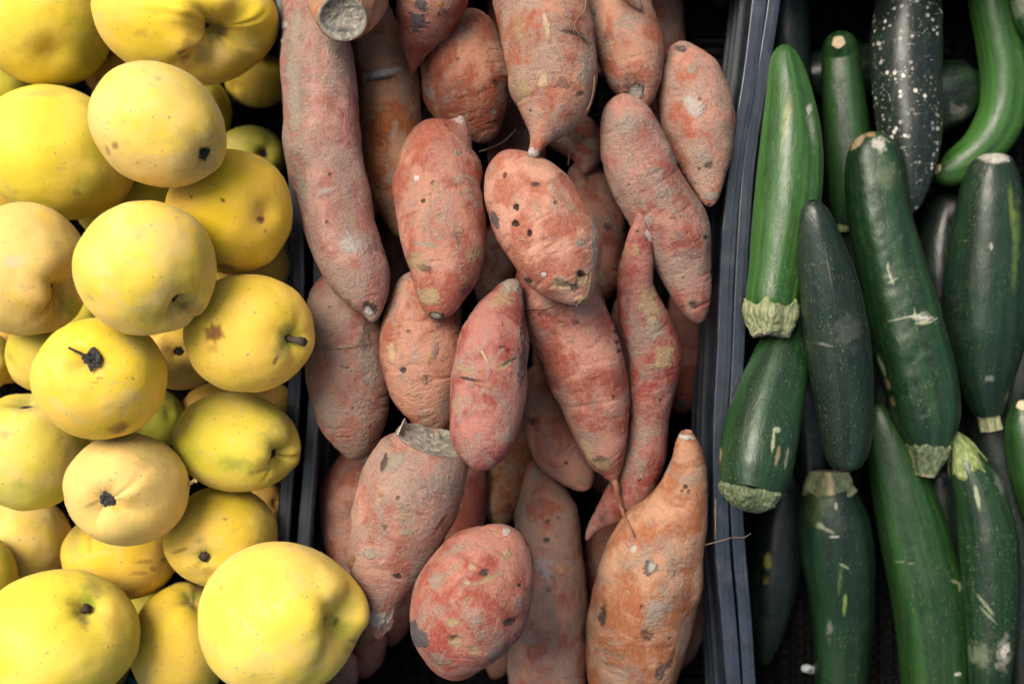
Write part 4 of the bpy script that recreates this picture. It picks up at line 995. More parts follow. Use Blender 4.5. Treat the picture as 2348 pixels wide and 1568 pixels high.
G0 = (0.0061, 0.0177, 0.0075); G1 = (0.0080, 0.0280, 0.0089); G2 = (0.0147, 0.0516, 0.0116); G3 = (0.0294, 0.0942, 0.0178); GB = (0.0055, 0.0125, 0.0082)
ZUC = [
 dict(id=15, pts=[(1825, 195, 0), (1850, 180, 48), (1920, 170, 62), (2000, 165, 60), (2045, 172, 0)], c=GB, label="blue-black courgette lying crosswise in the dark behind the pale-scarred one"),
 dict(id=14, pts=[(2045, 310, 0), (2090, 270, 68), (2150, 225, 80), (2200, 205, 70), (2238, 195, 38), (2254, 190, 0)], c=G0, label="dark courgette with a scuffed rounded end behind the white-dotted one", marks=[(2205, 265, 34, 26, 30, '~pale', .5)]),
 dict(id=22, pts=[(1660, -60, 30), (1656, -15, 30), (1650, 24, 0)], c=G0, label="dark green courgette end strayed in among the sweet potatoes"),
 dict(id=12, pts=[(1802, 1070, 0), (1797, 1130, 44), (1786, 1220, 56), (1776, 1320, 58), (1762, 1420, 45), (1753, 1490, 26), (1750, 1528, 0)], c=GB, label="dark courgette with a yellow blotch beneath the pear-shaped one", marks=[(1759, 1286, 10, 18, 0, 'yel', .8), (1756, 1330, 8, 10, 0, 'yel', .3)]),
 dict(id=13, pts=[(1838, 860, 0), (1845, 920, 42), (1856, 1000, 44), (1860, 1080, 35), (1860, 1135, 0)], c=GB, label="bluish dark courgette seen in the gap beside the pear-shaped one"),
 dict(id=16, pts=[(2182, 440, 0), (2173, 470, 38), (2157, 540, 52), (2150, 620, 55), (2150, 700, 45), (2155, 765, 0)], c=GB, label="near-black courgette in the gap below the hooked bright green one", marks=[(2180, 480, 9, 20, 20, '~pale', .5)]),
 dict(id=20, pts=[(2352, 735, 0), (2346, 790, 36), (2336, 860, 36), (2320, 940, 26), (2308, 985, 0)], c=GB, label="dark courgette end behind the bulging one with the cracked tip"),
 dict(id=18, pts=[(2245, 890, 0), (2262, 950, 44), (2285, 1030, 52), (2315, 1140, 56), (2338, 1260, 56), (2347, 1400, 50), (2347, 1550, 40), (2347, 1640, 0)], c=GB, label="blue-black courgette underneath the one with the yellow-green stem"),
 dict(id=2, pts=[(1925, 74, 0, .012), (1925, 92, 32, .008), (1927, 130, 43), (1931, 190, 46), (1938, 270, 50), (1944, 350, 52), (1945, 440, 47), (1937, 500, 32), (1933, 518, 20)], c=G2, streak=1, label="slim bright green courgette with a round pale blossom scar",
      scar=(1922, 98, 15), stem=[(1933, 510, 18), (1934, 532, 15)], smat='stem'),
 dict(id=7, pts=[(2265, -70, 46), (2277, 15, 52), (2294, 100, 53), (2305, 190, 54), (2291, 278, 54), (2250, 342, 50), (2203, 380, 46), (2168, 394, 35), (2150, 394, 24), (2143, 392, 0)], c=G3, label="bright green courgette bent like a hook with a tan tip", scar=(2147, 388, 12), hi=1),
 dict(id=3, pts=[(2078, -70, 68), (2080, 20, 74), (2077, 120, 80), (2080, 225, 76), (2085, 305, 71), (2088, 375, 56), (2088, 440, 36), (2088, 490, 0)], c=(0.0098, 0.0177, 0.0137), mat='zuc_spots', label="blue-black courgette peppered with white dots", hi=1),
 dict(id=19, pts=[(2328, -40, 16, .02), (2345, 0, 34, .02), (2372, 45, 46, .02), (2430, 110, 0, .02)], c=G2, label="wrinkled green courgette end beside the hooked bright one", marks=[(2330, 20, 30, 30, 0, '~scratch', .4)]),
 dict(id=17, pts=[(2346, 914, 0), (2347, 935, 30), (2353, 1000, 48), (2366, 1080, 50), (2386, 1180, 40), (2398, 1250, 0)], c=G2, label="streaked green courgette with a cream tip beside the cut square stem", scar=(2344, 930, 14)),
 dict(id=10, pts=[(2010, 925, 0), (2022, 975, 38), (2052, 1070, 60), (2080, 1170, 73), (2106, 1270, 80), (2130, 1370, 84), (2142, 1470, 82), (2145, 1560, 78), (2145, 1660, 60), (2145, 1730, 0)], c=G2, hi=1, label="stout mid-green courgette with ridged sides and fine pale flecks",
      marks=[(2195, 1335, 16, 4, 20, 'scratch', .8), (2200, 1345, 4, 12, 0, 'scratch', .8), (2195, 1545, 9, 6, 0, 'white', .8), (2080, 1290, 30, 2, 5, 'scratch', .4)]),
 dict(id=8, pts=[(1822, 690, 24), (1816, 715, 34), (1803, 770, 50), (1783, 850, 69), (1761, 930, 80), (1743, 1010, 87), (1732, 1070, 85), (1726, 1108, 74), (1723, 1128, 66)], c=(0.0098, 0.0353, 0.0116), hi=1, label="pear-shaped courgette whose wide corky stem end rests by the crate rim",
      stem=[(1724, 1116, 72), (1720, 1140, 62), (1716, 1162, 40), (1714, 1172, 14)], smat='stem_dull', marks=[(1772, 1010, 5, 34, 5, 'scratch', .8), (1782, 1045, 6, 24, 10, 'scar', .6), (1780, 985, 9, 7, 0, 'scratch', .8), (1650, 1040, 5, 20, 0, 'scar', .6), (1803, 1050, 4, 30, 10, 'scratch', .4)]),
 dict(id=11, pts=[(2208, 1046, 32), (2222, 1078, 44), (2238, 1110, 52), (2255, 1175, 60), (2265, 1250, 65), (2271, 1350, 62), (2272, 1450, 55), (2268, 1560, 45), (2265, 1650, 30), (2265, 1700, 0)], c=G1, hi=1, label="narrow courgette with a yellow-green stem and whitish scuffs low down",
      stem=[(2224, 1086, 45), (2212, 1052, 36), (2200, 1022, 26), (2188, 1000, 15), (2182, 986, 7)], smat='stem', sstain=True,
      marks=[(2240, 1140, 6, 30, -12, 'scratch', .7), (2258, 1385, 5, 40, -40, 'scratch', .5), (2265, 1410, 4, 30, -45, 'scratch', .4), (2300, 1500, 18, 50, 5, '~white', .6), (2305, 1490, 9, 20, 20, 'white', .7), (2245, 1500, 30, 40, -40, '~scratch', .45), (2290, 1100, 12, 50, -15, '~pale', .35)]),
 dict(id=9, pts=[(1902, 1112, 54), (1904, 1145, 66), (1912, 1210, 80), (1920, 1280, 82), (1929, 1370, 74), (1931, 1460, 66), (1928, 1560, 60), (1925, 1660, 52), (1925, 1720, 0)], c=(0.0098, 0.0309, 0.0137), hi=1, label="speckled courgette with a square ribbed stem marked by a pale ridge",
      stem=[(1902, 1132, 60), (1901, 1116, 54), (1901, 1096, 48), (1901, 1080, 41)], smat='stem_pale', sflat=True,
      marks=[(1880, 1205, 12, 8, 20, 'scratch', .8), (1898, 1215, 18, 4, 25, 'scratch', .8), (1912, 1230, 12, 4, 0, 'white', .8), (1916, 1160, 4, 9, 0, 'white', .8), (1880, 1160, 40, 50, 0, '~lime', .3), (1935, 1297, 14, 3, 30, 'scratch', .7), (1936, 1385, 5, 30, 5, 'lime', .6), (1900, 1440, 9, 30, 5, '~pale', .5), (1925, 1330, 6, 40, 5, '~lime', .4)]),
 dict(id=1, pts=[(1797, 103, 0), (1798, 126, 28), (1808, 215, 52), (1813, 325, 69), (1806, 440, 75), (1793, 540, 71), (1779, 630, 63), (1770, 690, 60), (1768, 712, 52)], c=G3, hi=1, streak=1, label="light green striped courgette with a frayed corky star-shaped stem",
      stem=[(1769, 690, 60), (1767, 716, 60), (1765, 746, 52), (1763, 768, 40)], smat='stem_pale', sflat=True, marks=[(1860, 290, 10, 60, -8, '~pale', .55), (1855, 250, 8, 14, 0, 'white', .5), (1805, 270, 12, 60, 10, '~yel', .4)]),
 dict(id=6, pts=[(2276, 352, 18), (2276, 364, 40), (2274, 390, 55), (2271, 445, 70), (2267, 540, 83), (2262, 640, 91), (2258, 740, 92), (2258, 810, 80), (2259, 870, 62), (2262, 920, 44), (2266, 948, 32)], c=(0.0086, 0.0250, 0.0123), hi=1, label="bulging dark courgette with a cracked whitish tip and a cut square stem",
      stem=[(2264, 938, 28), (2268, 960, 23), (2273, 986, 24)], smat='stem_pale', sflat=True, marks=[(2275, 362, 42, 14, 5, 'white', .75), (2250, 385, 22, 26, 0, 'dark', .5, .6), (2318, 480, 7, 80, -4, '~lime', .6), (2327, 560, 10, 120, 2, '~lime', .45), (2272, 565, 4, 9, 0, 'white', .7), (2268, 868, 14, 9, 0, '~white', .5), (2238, 428, 18, 4, -50, 'black', .6, .6)]),
 dict(id=5, pts=[(1861, 460, 8), (1862, 470, 22), (1867, 498, 37), (1879, 565, 53), (1895, 640, 65), (1909, 720, 71), (1920, 800, 73), (1931, 900, 67), (1937, 980, 61), (1938, 1035, 50), (1937, 1070, 30), (1937, 1079, 0)], c=(0.0098, 0.0221, 0.0123), hi=1, label="smooth slate-green courgette lying beside the wrinkled flecked one",
      marks=[(1826, 490, 9, 16, 20, '~brown', .6), (1940, 760, 40, 50, 0, '~pale', .18), (1890, 790, 20, 4, 10, 'pale', .3), (1900, 620, 3, 60, -10, '~pale', .25)]),
 dict(id=4, pts=[(1998, 303, 10), (1999, 316, 36), (2001, 345, 55), (2005, 400, 66), (2018, 500, 70), (2041, 600, 74), (2066, 700, 81), (2090, 800, 85), (2111, 880, 83), (2125, 950, 75), (2131, 1000, 58), (2133, 1030, 40)], c=(0.0092, 0.0339, 0.0116), hi=1, bumpy=True, label="wrinkled flecked courgette scratched white across its middle",
      stem=[(2132, 1012, 50), (2130, 1036, 46), (2126, 1062, 34), (2122, 1092, 20)], smat='stem_dull', sflat=True,
      marks=[(1965, 325, 26, 10, -45, 'cream', .8), (2018, 330, 20, 18, 0, 'white', .7), (1995, 309, 16, 6, 0, 'tan', .8), (2080, 728, 50, 3, -12, 'scratch', .9), (2098, 722, 3, 18, -10, 'scratch', .9), (2112, 728, 40, 4, 5, 'white', .8), (2118, 740, 26, 4, -10, 'scratch', .8), (2040, 632, 3, 24, -20, 'scratch', .8), (2045, 645, 18, 3, -30, 'scratch', .7), (2035, 610, 3, 12, 0, 'scratch', .8),
             (2022, 840, 5, 30, -20, 'scratch', .7), (2035, 880, 6, 16, -20, 'scar', .7), (2045, 920, 6, 14, -20, 'scar', .6), (2030, 400, 40, 40, 0, '~scratch', .25), (2118, 730, 20, 14, 0, '~white', .4)]),
]

# ------------------------------------------------------------------ building it
def orient(N, V, C, n, m):
    d = (N * (V - np.repeat(C, m, 0))).sum(1).mean()
    return (N, False) if d > 0 else (-N, True)

def flipf(f):
    return f[:, ::-1] if isinstance(f, np.ndarray) else [tuple(reversed(q)) for q in f]

def surf_z(V, px, py, dflt):
    """height of the body's upper side under a picture point"""
    qx = ppx(V[:, 0], V[:, 2]); qy = ppy(V[:, 1], V[:, 2])
    dd = (qx - px) ** 2 + (qy - py) ** 2
    k = dd < 64
    return V[k, 2].max() if k.any() else dflt

SLOPES = np.linspace(-.32, .32, 9)

def build_potato(p, sd):
    tol = p.get('tol', .008)
    z, sl = settle(lambda zz, s: tube(p['pts'], zz, 70, 40, s)[0], tol, SLOPES if p['id'] not in ('N', 'AH', 'S') else (0.0,))
    hi = p.get('hi')
    n, m = (230, 150) if hi else (120, 84)
    V, rest, C, r = tube(p['pts'], z, n, m, sl)
    N, fl = orient(vert_normals(V, n, m), V, C, n, m)
    rr = np.repeat(r, m)
    amp = np.minimum(rr, .03)
    q = rest + sd * .37
    dsp = .10 * fbm(q / .034, sd, 2) + .022 * fbm(q / .012, sd + 3, 2)
    if p['id'] == 'S':
        tipw = sstep(.80, .93, rest[:, 0] / rest[:, 0].max())
        V = V + N * (tipw * .0045 * fbm(q / np.array([.012, .0045, .0045]), sd + 40, 3) + tipw * .0022)[:, None]
    V = V + N * (amp * dsp)[:, None]
    crease = fbm(q * np.array([260, 60, 60]), sd + 11, 2)                 # shallow girdling wrinkles
    V = V - N * (np.clip(crease - .25, 0, 1) * .0016 * np.minimum(1, rr / .012))[:, None]
    N, _ = orient(vert_normals(V, n, m), V, C, n, m)
    st, dep = paint(V, N, p.get('marks', []), sd)
    V = V - N * dep[:, None]
    f = tube_faces(n, m)
    if fl: f = flipf(f)
    base = np.array([C[:, 0].mean(), C[:, 1].mean(), V[:, 2].min()])
    parts = bool(p.get('cutend') or p.get('cutend0') or p.get('hairs') or p.get('flat') or p['id'] == 'F')
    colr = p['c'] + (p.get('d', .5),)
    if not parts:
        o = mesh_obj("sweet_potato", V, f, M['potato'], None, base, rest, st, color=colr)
        tag(o, p['label'], "sweet potato", GP)
        return
    e = tag(empty("sweet_potato", base), p['label'], "sweet potato", GP)
    mesh_obj("body", V, f, M['potato'], e, base, rest, st, color=colr)
    ends = []
    if p.get('cutend'): ends.append((-1, .0))
    if p.get('cutend0') or p.get('flat'): ends.append((0, .0))
    for which, _ in ends:
        ring = V.reshape(n, m, 3)[which]
        ctr = ring.mean(0)
        T = nrm(C[-1] - C[-4]) if which == -1 else nrm(C[0] - C[3])
        K = 14
        Vc = []
        for k in range(K + 1):
            t = 1.0 - k / K
            w = ctr + (ring - ctr) * t
            prof = .0016 * math.exp(-((t - .93) / .06) ** 2) - .0030 * (1 - t ** 3)
            nz = fbm(w * 260, sd + 77, 3) * .0022 * sstep(0, .2, np.full(m, 1 - t))
            Vc.append(w + T * (prof + nz)[:, None])
        Vc = np.vstack(Vc)
        fc = tube_faces(K + 1, m)
        mesh_obj("cut_face", Vc, fc if which == -1 else flipf(fc), M['cut'] if not p.get('flat') else M['tail'], e, base)
    if p['id'] == 'S':        # torn flap of white flesh at the corner of the cut
        ring = V.reshape(n, m, 3)[0]
        qx, qy = ppx(ring[:, 0], ring[:, 2]), ppy(ring[:, 1], ring[:, 2])
        order = [int(np.argmin((qx - x_) ** 2 + (qy - y_) ** 2 - ring[:, 2] * 4e4)) for x_, y_ in ((902, 992), (912, 985), (922, 978), (931, 975), (938, 976))]
        T = nrm(C[0] - C[4])
        hts = (.0004, .0016, .0034, .0062, .0010)
        Vt, Ft = [], []
        for k_, (i_, h_) in enumerate(zip(order, hts)):
            inn = nrm(ring.mean(0) - ring[i_])
            for dd_ in (0, .0011):
                Vt += [ring[i_] - T * .002 + inn * dd_, ring[i_] + T * h_ + inn * (dd_ * .6 + .0004)]
        for k_ in range(4):
            o_ = k_ * 4
            Ft += [(o_, o_ + 1, o_ + 5, o_ + 4), (o_ + 2, o_ + 6, o_ + 7, o_ + 3), (o_ + 1, o_ + 3, o_ + 7, o_ + 5)]
        mesh_obj("torn_peel", np.array(Vt), Ft, simple("torn_white_flesh", (.66, .61, .53), .8), e, base)
    if p['id'] == 'F':
        tz = z + sl * .06
        path = [(1404, 1088), (1411, 1112), (1417, 1140), (1424, 1165), (1436, 1195), (1452, 1228)]
        zs = [C[-3, 2]] + [max(C[-3, 2] - .004 * k, H_at(x, y, C[-3, 2]) + .002) for k, (x, y) in enumerate(path[1:])]
        string([(wx(x, q_), wy(y, q_), q_) for (x, y), q_ in zip(path, zs)], .0028, .0007, M['tail'], "tail", e, base, 9, 3, .0006)
    for hp in p.get('hairs', []):
        pz = [surf_z(V, x, y, None) for x, y in hp]
        last = next((q_ for q_ in pz if q_ is not None), z)
        path = []
        for (x, y), q_ in zip(hp, pz):
            if q_ is None: q_ = max(last - .003, H_at(x, y, last) + .0008)
            last = q_; q_ = q_ + .0004
            if p['id'] == 'X' and x > 1632: q_ = max(q_, RIM + .0025)
            path.append((wx(x, q_), wy(y, q_), q_))
        string(path, .0005, .0003, M['hair'], "rootlet", e, base, 5, 1)

def H_at(x, y, z):
    i = int((wx(x, z) - GX0) / CELL); j = int((wy(y, z) - GY0) / CELL)
    return H[i, j]

def frame(ax):
    h = np.array([0, 1.0, 0]) if abs(ax[1]) < .9 else np.array([1.0, 0, 0])
    b1 = nrm(np.cross(ax, h)); return b1, np.cross(ax, b1)

def sepals(P0, ax, size, cnt, seed, name, parent, loc, mat):
    """crumpled dried calyx: a knot with curled leaflets"""
    rg = random.Random(seed)
    b1, b2 = frame(ax)
    V, F = [], []
    def add(v, f):
        o = len(V); V.extend(v); F.extend([tuple(i + o for i in q) for q in f])
    # knot
    n, m = 7, 10
    kv = []
    for i in range(n):
        ph = i / (n - 1) * math.pi
        for j in range(m):
            t = j / m * 2 * math.pi
            rr = size * .42 * (1 + .35 * math.sin(3 * t + i) + .2 * rg.uniform(-1, 1))
            kv.append(P0 + ax * (size * .34 * math.cos(ph) + size * .05) + (b1 * math.cos(t) + b2 * math.sin(t)) * rr * math.sin(ph))
    add(kv, [(i * m + j, i * m + (j + 1) % m, (i + 1) * m + (j + 1) % m, (i + 1) * m + j) for i in range(n - 1) for j in range(m)])
    for k in range(cnt):
        t = k / cnt * 6.283 + rg.uniform(-.35, .35)
        dr = b1 * math.cos(t) + b2 * math.sin(t); sd_ = np.cross(ax, dr)
        L = size * rg.uniform(.45, 1.05); w0 = size * rg.uniform(.22, .42)
        pts = []
        K = 6
        for i in range(K):
            u = i / (K - 1)
            c_ = P0 + dr * (size * .12 + L * u * (1 - .25 * u)) + ax * (size * (.22 + .30 * math.sin(u * 2.6 + rg.uniform(-.4, .4)) + rg.uniform(-.06, .06)))
            w = w0 * (1 - u) ** .7 + size * .02
            cup = size * .10 * (1 - u)
            pts += [c_ - sd_ * w + ax * cup, c_, c_ + sd_ * w + ax * cup]
        add(pts, [(i * 3 + q, i * 3 + q + 1, i * 3 + q + 4, i * 3 + q + 3) for i in range(K - 1) for q in (0, 1)])
    o = mesh_obj(name, np.array(V), F, mat, parent, loc)
    sol = o.modifiers.new("thickness", 'SOLIDIFY'); sol.thickness = size * .05; sol.offset = 0
    return o

def peg(P0, ax, L, r, name, parent, loc, mat, seed=0, lean=(0, 0, 0)):
    """short woody stalk, a little knobbly, sunk into the pit"""
    b1, b2 = frame(ax); n, m = 9, 10
    V = []
    for i in range(n):
        u = i / (n - 1)
        c_ = P0 + ax * (L * (u - .25)) + np.array(lean) * L * u * u
        rr = r * (1.05 - .2 * math.sin(u * 3) + (.15 if u > .85 else 0))
        for j in range(m):
            t = j / m * 6.2832
            V.append(c_ + (b1 * math.cos(t) + b2 * math.sin(t)) * rr * (1 + .14 * math.sin(j * 2.4 + i * .8 + seed)))
    V, _, F = capped(n, m, np.array(V), None)
    return mesh_obj(name, V, F, mat, parent, loc)

def down(V, N, n_h, seed, parent, loc, name="down"):
    """short felt hairs standing off the skin"""
    rg = np.random.RandomState(seed)
    idx = rg.randint(0, len(V), n_h)
    k = fbm(V[idx] * 60, seed, 3) > -.15
    idx = idx[k]
    b = V[idx]; nn = N[idx]
    t = nrm(rg.normal(size=b.shape)); t = nrm(t - nn * (t * nn).sum(1, keepdims=True))
    L = rg.uniform(.0005, .0013, (len(b), 1)); w = .00009
    s = np.cross(nn, t)
    tip = b + nn * L * .75 + t * L * .6
    vv = np.stack([b - s * w, b + s * w, tip], 1).reshape(-1, 3)
    f = np.arange(len(vv)).reshape(-1, 3)
    o = mesh_obj(name, vv, f, M['fuzz'], parent, loc, smooth_=False)
    o["kind"] = "stuff"
    return o

BIG = {1, 2, 3, 4, 5, 6, 7, 8, 9, 10, 11, 12, 13, 14, 15, 16, 17, 18}
def build_quince(q, sd):
    i = q['id']
    z, _ = settle(lambda zz, s: quince_shape(q, zz, 40, 56, sd)[0], .006)
    big = i in BIG
    n, m = (110, 140) if big else (60, 72)
    V, rest, ctr, P0, ax = quince_shape(q, z, n, m, sd)
    C = np.repeat(ctr[None], n, 0)
    N, fl = orient(vert_normals(V, n, m), V, C, n, m)
    st, dep = paint(V, N, q.get('marks', []), sd)
    V = V - N * dep[:, None]
    f = tube_faces(n, m)
    if fl: f = flipf(f)
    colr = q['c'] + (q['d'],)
    base = np.array([ctr[0], ctr[1], V[:, 2].min()])
    k = q['kind']
    if not big and k is None:
        o = mesh_obj("quince", V, f, M['quince'], None, base, rest, st, color=colr)
        tag(o, q['label'], "quince", GQ); return
    e = tag(empty("quince", base), q['label'], "quince", GQ)
    mesh_obj("body", V, f, M['quince'], e, base, rest, st, color=colr)
    mm = (HC - z) / FPX
    if big and q['d'] > .15: down(V, N, int(9000 * q['d'] + 2500), sd, e, base)
    if k in ('calyx', 'calyx_big', 'calyx_small', 'crumbs', 'cleft', 'pucker', 'eye'):
        size = {'calyx': 25, 'calyx_big': 34, 'calyx_small': 17, 'crumbs': 24, 'cleft': 12, 'pucker': 9, 'eye': 12}[k] * mm
        if k == 'calyx_big':
            P0 = P0 - ax * .001
        sepals(P0, ax, size, 9 if k != 'crumbs' else 6, sd + 3, "calyx", e, base, M['calyx'])
        if k == 'calyx_big':
            b = np.array([-1.0, .45, .15]); b = nrm(b)
            string([P0 + ax * .004, P0 + ax * .006 + b * .010, P0 + ax * .007 + b * .016], .0012, .0009, M['calyx'], "old_style", e, base, 6)
        if q.get('green'):
            b1, b2 = frame(ax)
            sepals(P0 + np.array([.001, -.008, .001]), ax, size * .5, 4, sd + 9, "green_sepal", e, base, M['stem'])
    elif k == 'stem':
        lean = (1.0, -.25, 0) if i == 8 else (.2, .8, 0)
        peg(P0, ax, .008, .0027, "stalk", e, base, M['qstem'], sd, lean)
    elif k == 'stub':
        peg(P0, ax, .005, .0034, "stalk", e, base, M['qstem'], sd)
    elif k == 'hole':
        peg(P0 - ax * .002, ax, .004, .0022, "stalk", e, base, M['qstem'], sd)
    if q.get('tuft'):
        tx, ty = q['tuft']; tz = z - .004
        a = np.array([wx(tx - 14, tz), wy(ty, tz), tz])
        string([a, a + np.array([.005, .001, .001]), a + np.array([.0075, .0035, .002]), a + np.array([.009, .0015, .003])], .0016, .0011, M['lint'], "lint_tuft", e, base, 7, 5, .0009)

def build_zuc(q, sd):
    i = q['id']
    z, sl = settle(lambda zz, s: tube(q['pts'], zz, 70, 40, s)[0], .007, SLOPES if i != 19 else (0.0,))
    n, m = (200, 110) if q.get('hi') else (110, 72)
    rg = random.Random(sd)
    lp = rg.uniform(0, 6)
    V, rest, C, r = tube(q['pts'], z, n, m, sl, .94, 5, .022, lp)
    N, fl = orient(vert_normals(V, n, m), V, C, n, m)
    rr = np.repeat(r, m)
    w = rest + sd * .41
    dsp = .028 * fbm(w / .045, sd, 2)
    if q.get('bumpy'): dsp = dsp + .030 * fbm(w * np.array([110, 75, 75]), sd + 4, 2)
    V = V + N * (rr * dsp)[:, None]
    N, _ = orient(vert_normals(V, n, m), V, C, n, m)
    mk = [t_[:6] + (t_[6] * (.55 if t_[5][0] == '~' else .9),) + t_[7:] for t_ in q.get('marks', [])]
    st, dep = paint(V, N, mk, sd, .35)
    V = V - N * dep[:, None]
    f = tube_faces(n, m)
    if fl: f = flipf(f)
    base = np.array([C[:, 0].mean(), C[:, 1].mean(), V[:, 2].min()])
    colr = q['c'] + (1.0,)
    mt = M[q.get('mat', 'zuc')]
    if not (q.get('stem') or q.get('scar')):
        o = mesh_obj("courgette", V, f, mt, None, base, rest, st, color=colr)
        tag(o, q['label'], "courgette", GZ); return
    e = tag(empty("courgette", base), q['label'], "courgette", GZ)
    mesh_obj("body", V, f, mt, e, base, rest, st, color=colr)
    if q.get('stem'):
        end_z = C[-1, 2] if abs(q['stem'][0][1] - q['pts'][-1][1]) < abs(q['stem'][0][1] - q['pts'][0][1]) else C[0, 2]
        sn, smm = 40, 70
        pts = [tuple(s_) + (0.0,) for s_ in q['stem']]
        SV, srest, SC, sr = tube(pts, end_z + .001, sn, smm, 0, .92, 5, .10, lp, dense=False)
        SN, sfl = orient(vert_normals(SV, sn, smm), SV, SC, sn, smm)
        g = fbm(srest * np.array([120, 520, 520]) + sd, sd, 3)
        rs = np.repeat(sr, smm)
        SV = SV + SN * (g * .10 * rs)[:, None]
        T0 = nrm(SC[-1] - SC[0]); u0 = np.repeat(np.linspace(0, 1, sn), smm); th0 = np.tile(np.arange(smm) / smm * 2 * np.pi, sn)
        Ls = np.linalg.norm(SC[-1] - SC[0])
        SV = SV + T0 * (sstep(.55, 0, u0) * Ls * ((.05 if i == 8 else .20) * (np.abs(np.cos(2.5 * th0 + lp)) - .45) + .04 * np.sin(9 * th0)))[:, None]
        SV = SV - SN * (sstep(.12, 0, u0) * rs * .10)[:, None]
        if i == 1:          # frayed star edge
            T = nrm(SC[-1] - SC[0]); u = np.repeat(np.linspace(0, 1, sn), smm)
            SV = SV + T * (sstep(.6, 1, u) * .005 * fbm(srest * np.array([0, 300, 300]) + 3, 5, 2))[:, None]
        stn = np.zeros((len(SV), 4))
        u = np.repeat(np.linspace(0, 1, sn), smm)
        if q.get('sflat'):
            stn[:, :3] = (.40, .36, .22); stn[:, 3] = sstep(.82, .98, u) * .85
        if i == 9:
            sx = ppx(SV[:, 0], SV[:, 2]); up = SN[:, 2] > .2
            k = np.exp(-((sx - 1900 - (1 - u) * 6) / 8) ** 2) * up
            stn[:, :3] = np.where(k[:, None] > .2, np.array([.66, .50, .27]), stn[:, :3]); stn[:, 3] = np.maximum(stn[:, 3], k)
            SV = SV + SN * (k * .0018)[:, None]
        V2, r2, F2 = capped(sn, smm, SV, srest)
        stn = np.vstack([stn, stn[:1] * 0, stn[-1:]])
        so = mesh_obj("stem", V2, flipf(F2) if sfl else F2, M[q.get('smat', 'stem')], e, base, r2, stn)
    if q.get('scar'):
        sx, sy, sr_ = q['scar']
        k = np.argmin((ppx(V[:, 0], V[:, 2]) - sx) ** 2 + (ppy(V[:, 1], V[:, 2]) - sy) ** 2 + np.where(N[:, 2] > 0, 0, 1e6))
        ax = N[k]; P0 = V[k]; b1, b2 = frame(ax)
        R = sr_ * (HC - P0[2]) / FPX
        vv = []
        for a_, (rad, hh) in enumerate(((1.0, -.0012), (.98, .0006), (.8, .0011), (.4, .0007), (.05, .0006))):
            for j in range(24):
                t = j / 24 * 6.2832
                vv.append(P0 + ax * hh + (b1 * math.cos(t) + b2 * math.sin(t)) * R * rad * (1 + .06 * math.sin(5 * t)))
        vv, _, ff = capped(5, 24, np.array(vv), None)
        mesh_obj("blossom_scar", vv, ff, M['cork'], e, base)

# the unseen bottom layer that carries the heap
def bottom_layer():
    rg = random.Random(5)
    H0 = H.copy()
    def put(name, pts, mat, colr, label, cat, grp, sd):
        V0 = tube(pts, .04, 60, 36, 0)[0]
        if (H0.ravel()[cells(V0)] > .012).mean() > .10: return         # taken by a root or fruit that shows
        z, sl = settle(lambda zz, s: tube(pts, zz, 60, 36, s)[0], .004)
        V, rest, C, r = tube(pts, z, 56, 36, sl)
        N, fl = orient(vert_normals(V, 56, 36), V, C, 56, 36)
        V = V + N * (np.repeat(r, 36) * .07 * fbm(rest / .03 + sd, sd, 2))[:, None]
        f = tube_faces(56, 36)
        o = mesh_obj(name, V, flipf(f) if fl else f, mat, None, (C[:, 0].mean(), C[:, 1].mean(), V[:, 2].min()), rest, np.zeros((len(V), 4)), color=colr)
        tag(o, label, cat, grp)
        H0[:] = H
    for gx in range(9):
        for gy in range(9):
            x = 820 + gx * 92 + rg.uniform(-10, 10); y = 40 + gy * 155 + rg.uniform(-20, 20)
            if y > 1330: continue
            L = rg.uniform(120, 160); R_ = rg.uniform(52, 72)
            put("sweet_potato", [(x - 12, y - L, 0), (x - 8, y - L * .75, R_ * .7), (x, y, R_), (x + 6, y + L * .7, R_ * .75), (x + 8, y + L, 0)], M['potato'], DK + (.5,),
                "sweet potato at the very bottom of the heap, lost in shade", "sweet potato", "sweet potatoes at the bottom of the middle crate", 301 + gx * 9 + gy)
    for gx in range(6):
        for gy in range(5):
            x = 1800 + gx * 118 + rg.uniform(-8, 8); y = 60 + gy * 300 + rg.uniform(-30, 30)
            L = 200; R_ = rg.uniform(50, 57)
            put("courgette", [(x - 8, y - L, 0), (x - 6, y - L * .85, R_ * .8), (x, y, R_), (x + 6, y + L * .85, R_ * .85), (x + 8, y + L, 0)], M['zuc'], GB + (1,),
                "courgette at the very bottom of the heap, lost in shade", "courgette", "courgettes at the bottom of their crate", 351 + gx * 5 + gy)
    for gx in range(6):
        for gy in range(11):
            x = -60 + gx * 130 + (65 if gy % 2 else 0) + rg.uniform(-8, 8); y = 20 + gy * 150 + rg.uniform(-8, 8); R_ = rg.uniform(98, 112)
            x = min(x, 560)
            put("quince", [(x, y - R_, 0), (x, y - R_ * .7, R_ * .72), (x, y, R_), (x, y + R_ * .7, R_ * .72), (x, y + R_, 0)], M['quince'], QO + (.4,),
                "quince at the very bottom of the heap, lost in shade", "quince", "quinces at the bottom of their crate", 401 + gx * 7 + gy)
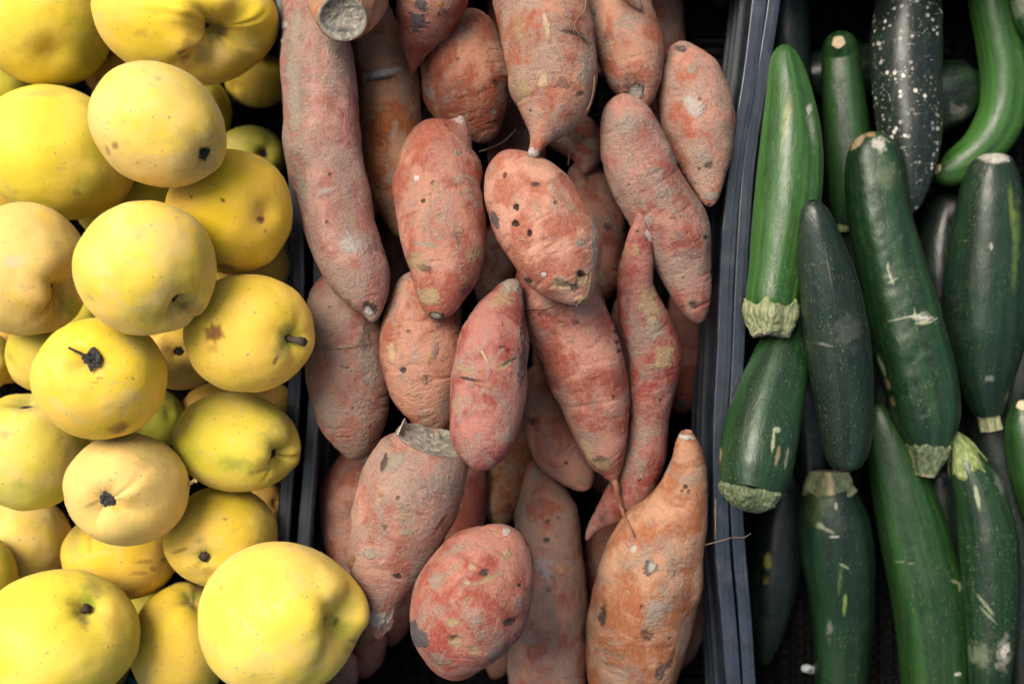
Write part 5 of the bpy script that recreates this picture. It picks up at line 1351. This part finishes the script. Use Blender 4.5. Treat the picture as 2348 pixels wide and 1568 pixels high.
def supports():
    for k, pts in enumerate([
            [(868, 90, 0), (876, 160, 52), (886, 260, 58), (900, 370, 0)], [(885, 270, 0), (892, 330, 48), (902, 400, 46), (910, 460, 0)],
            [(1252, 1130, 0), (1256, 1230, 60), (1258, 1380, 64), (1252, 1500, 0)], [(1075, 80, 0), (1072, 140, 66), (1080, 220, 64), (1095, 280, 0)],
            [(1248, 900, 0), (1262, 965, 42), (1288, 1035, 44), (1312, 1078, 0)], [(822, 1090, 0), (810, 1160, 54), (804, 1235, 48), (801, 1300, 0)],
            [(1000, -60, 0), (985, -5, 60), (972, 45, 46), (962, 80, 0)]]):
        z, sl = settle(lambda zz, s: tube(pts, zz, 60, 36, s)[0], .004)
        V, rest, C, r = tube(pts, z, 56, 36, sl)
        N, fl = orient(vert_normals(V, 56, 36), V, C, 56, 36)
        f = tube_faces(56, 36)
        o = mesh_obj("sweet_potato", V, flipf(f) if fl else f, M['potato'], None, (C[:, 0].mean(), C[:, 1].mean(), V[:, 2].min()), rest, np.zeros((len(V), 4)), color=DK + (.5,))
        tag(o, "sweet potato at the very bottom of the heap, lost in shade", "sweet potato", "sweet potatoes at the bottom of the middle crate")
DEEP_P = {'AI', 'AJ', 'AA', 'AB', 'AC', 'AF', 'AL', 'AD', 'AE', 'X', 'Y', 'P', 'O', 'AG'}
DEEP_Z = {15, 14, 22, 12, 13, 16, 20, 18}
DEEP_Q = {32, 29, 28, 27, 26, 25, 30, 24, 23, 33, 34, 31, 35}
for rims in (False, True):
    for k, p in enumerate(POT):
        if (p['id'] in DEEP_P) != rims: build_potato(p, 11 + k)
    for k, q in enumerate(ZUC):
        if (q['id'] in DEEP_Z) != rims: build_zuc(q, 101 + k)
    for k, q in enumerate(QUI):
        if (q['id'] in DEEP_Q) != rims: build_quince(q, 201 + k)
    if not rims:
        bottom_layer()
        supports()
        for pl in (RIM_QR, RIM_PL, RIM_PR, RIM_ZL):
            p = rim_path(pl, 400)
            for off in (-.004, 0, .004):
                stamp(np.stack([p[:, 0] + off, p[:, 1], np.full(len(p), RIM)], 1))

# crumbs on the crate floor
def crumb(name, px, py, sx, sy, h, mat, label, cat):
    V, F = [], []
    n, m = 6, 12
    for i in range(n):
        ph = i / (n - 1) * math.pi
        for j in range(m):
            t = j / m * 6.2832
            w = 1 + .25 * math.sin(2 * t + i)
            V.append((wx(px, 0) + sx * math.sin(ph) * math.cos(t) * w, wy(py, 0) + sy * math.sin(ph) * math.sin(t) * w, h * (1 + math.cos(ph)) / 2))
    V, _, F = capped(n, m, np.array(V), None)
    o = mesh_obj(name, V, F, mat, None, (wx(px, 0), wy(py, 0), 0))
    tag(o, label, cat)
crumb("paper_crumb", 1852, 1531, .0065, .0045, .006, M['label'], "small pale crumb on the courgette crate floor", "crumb")
crumb("plastic_scrap", 298, 1562, .009, .006, .004, M['teal'], "scrap of teal plastic on the quince crate floor", "scrap")
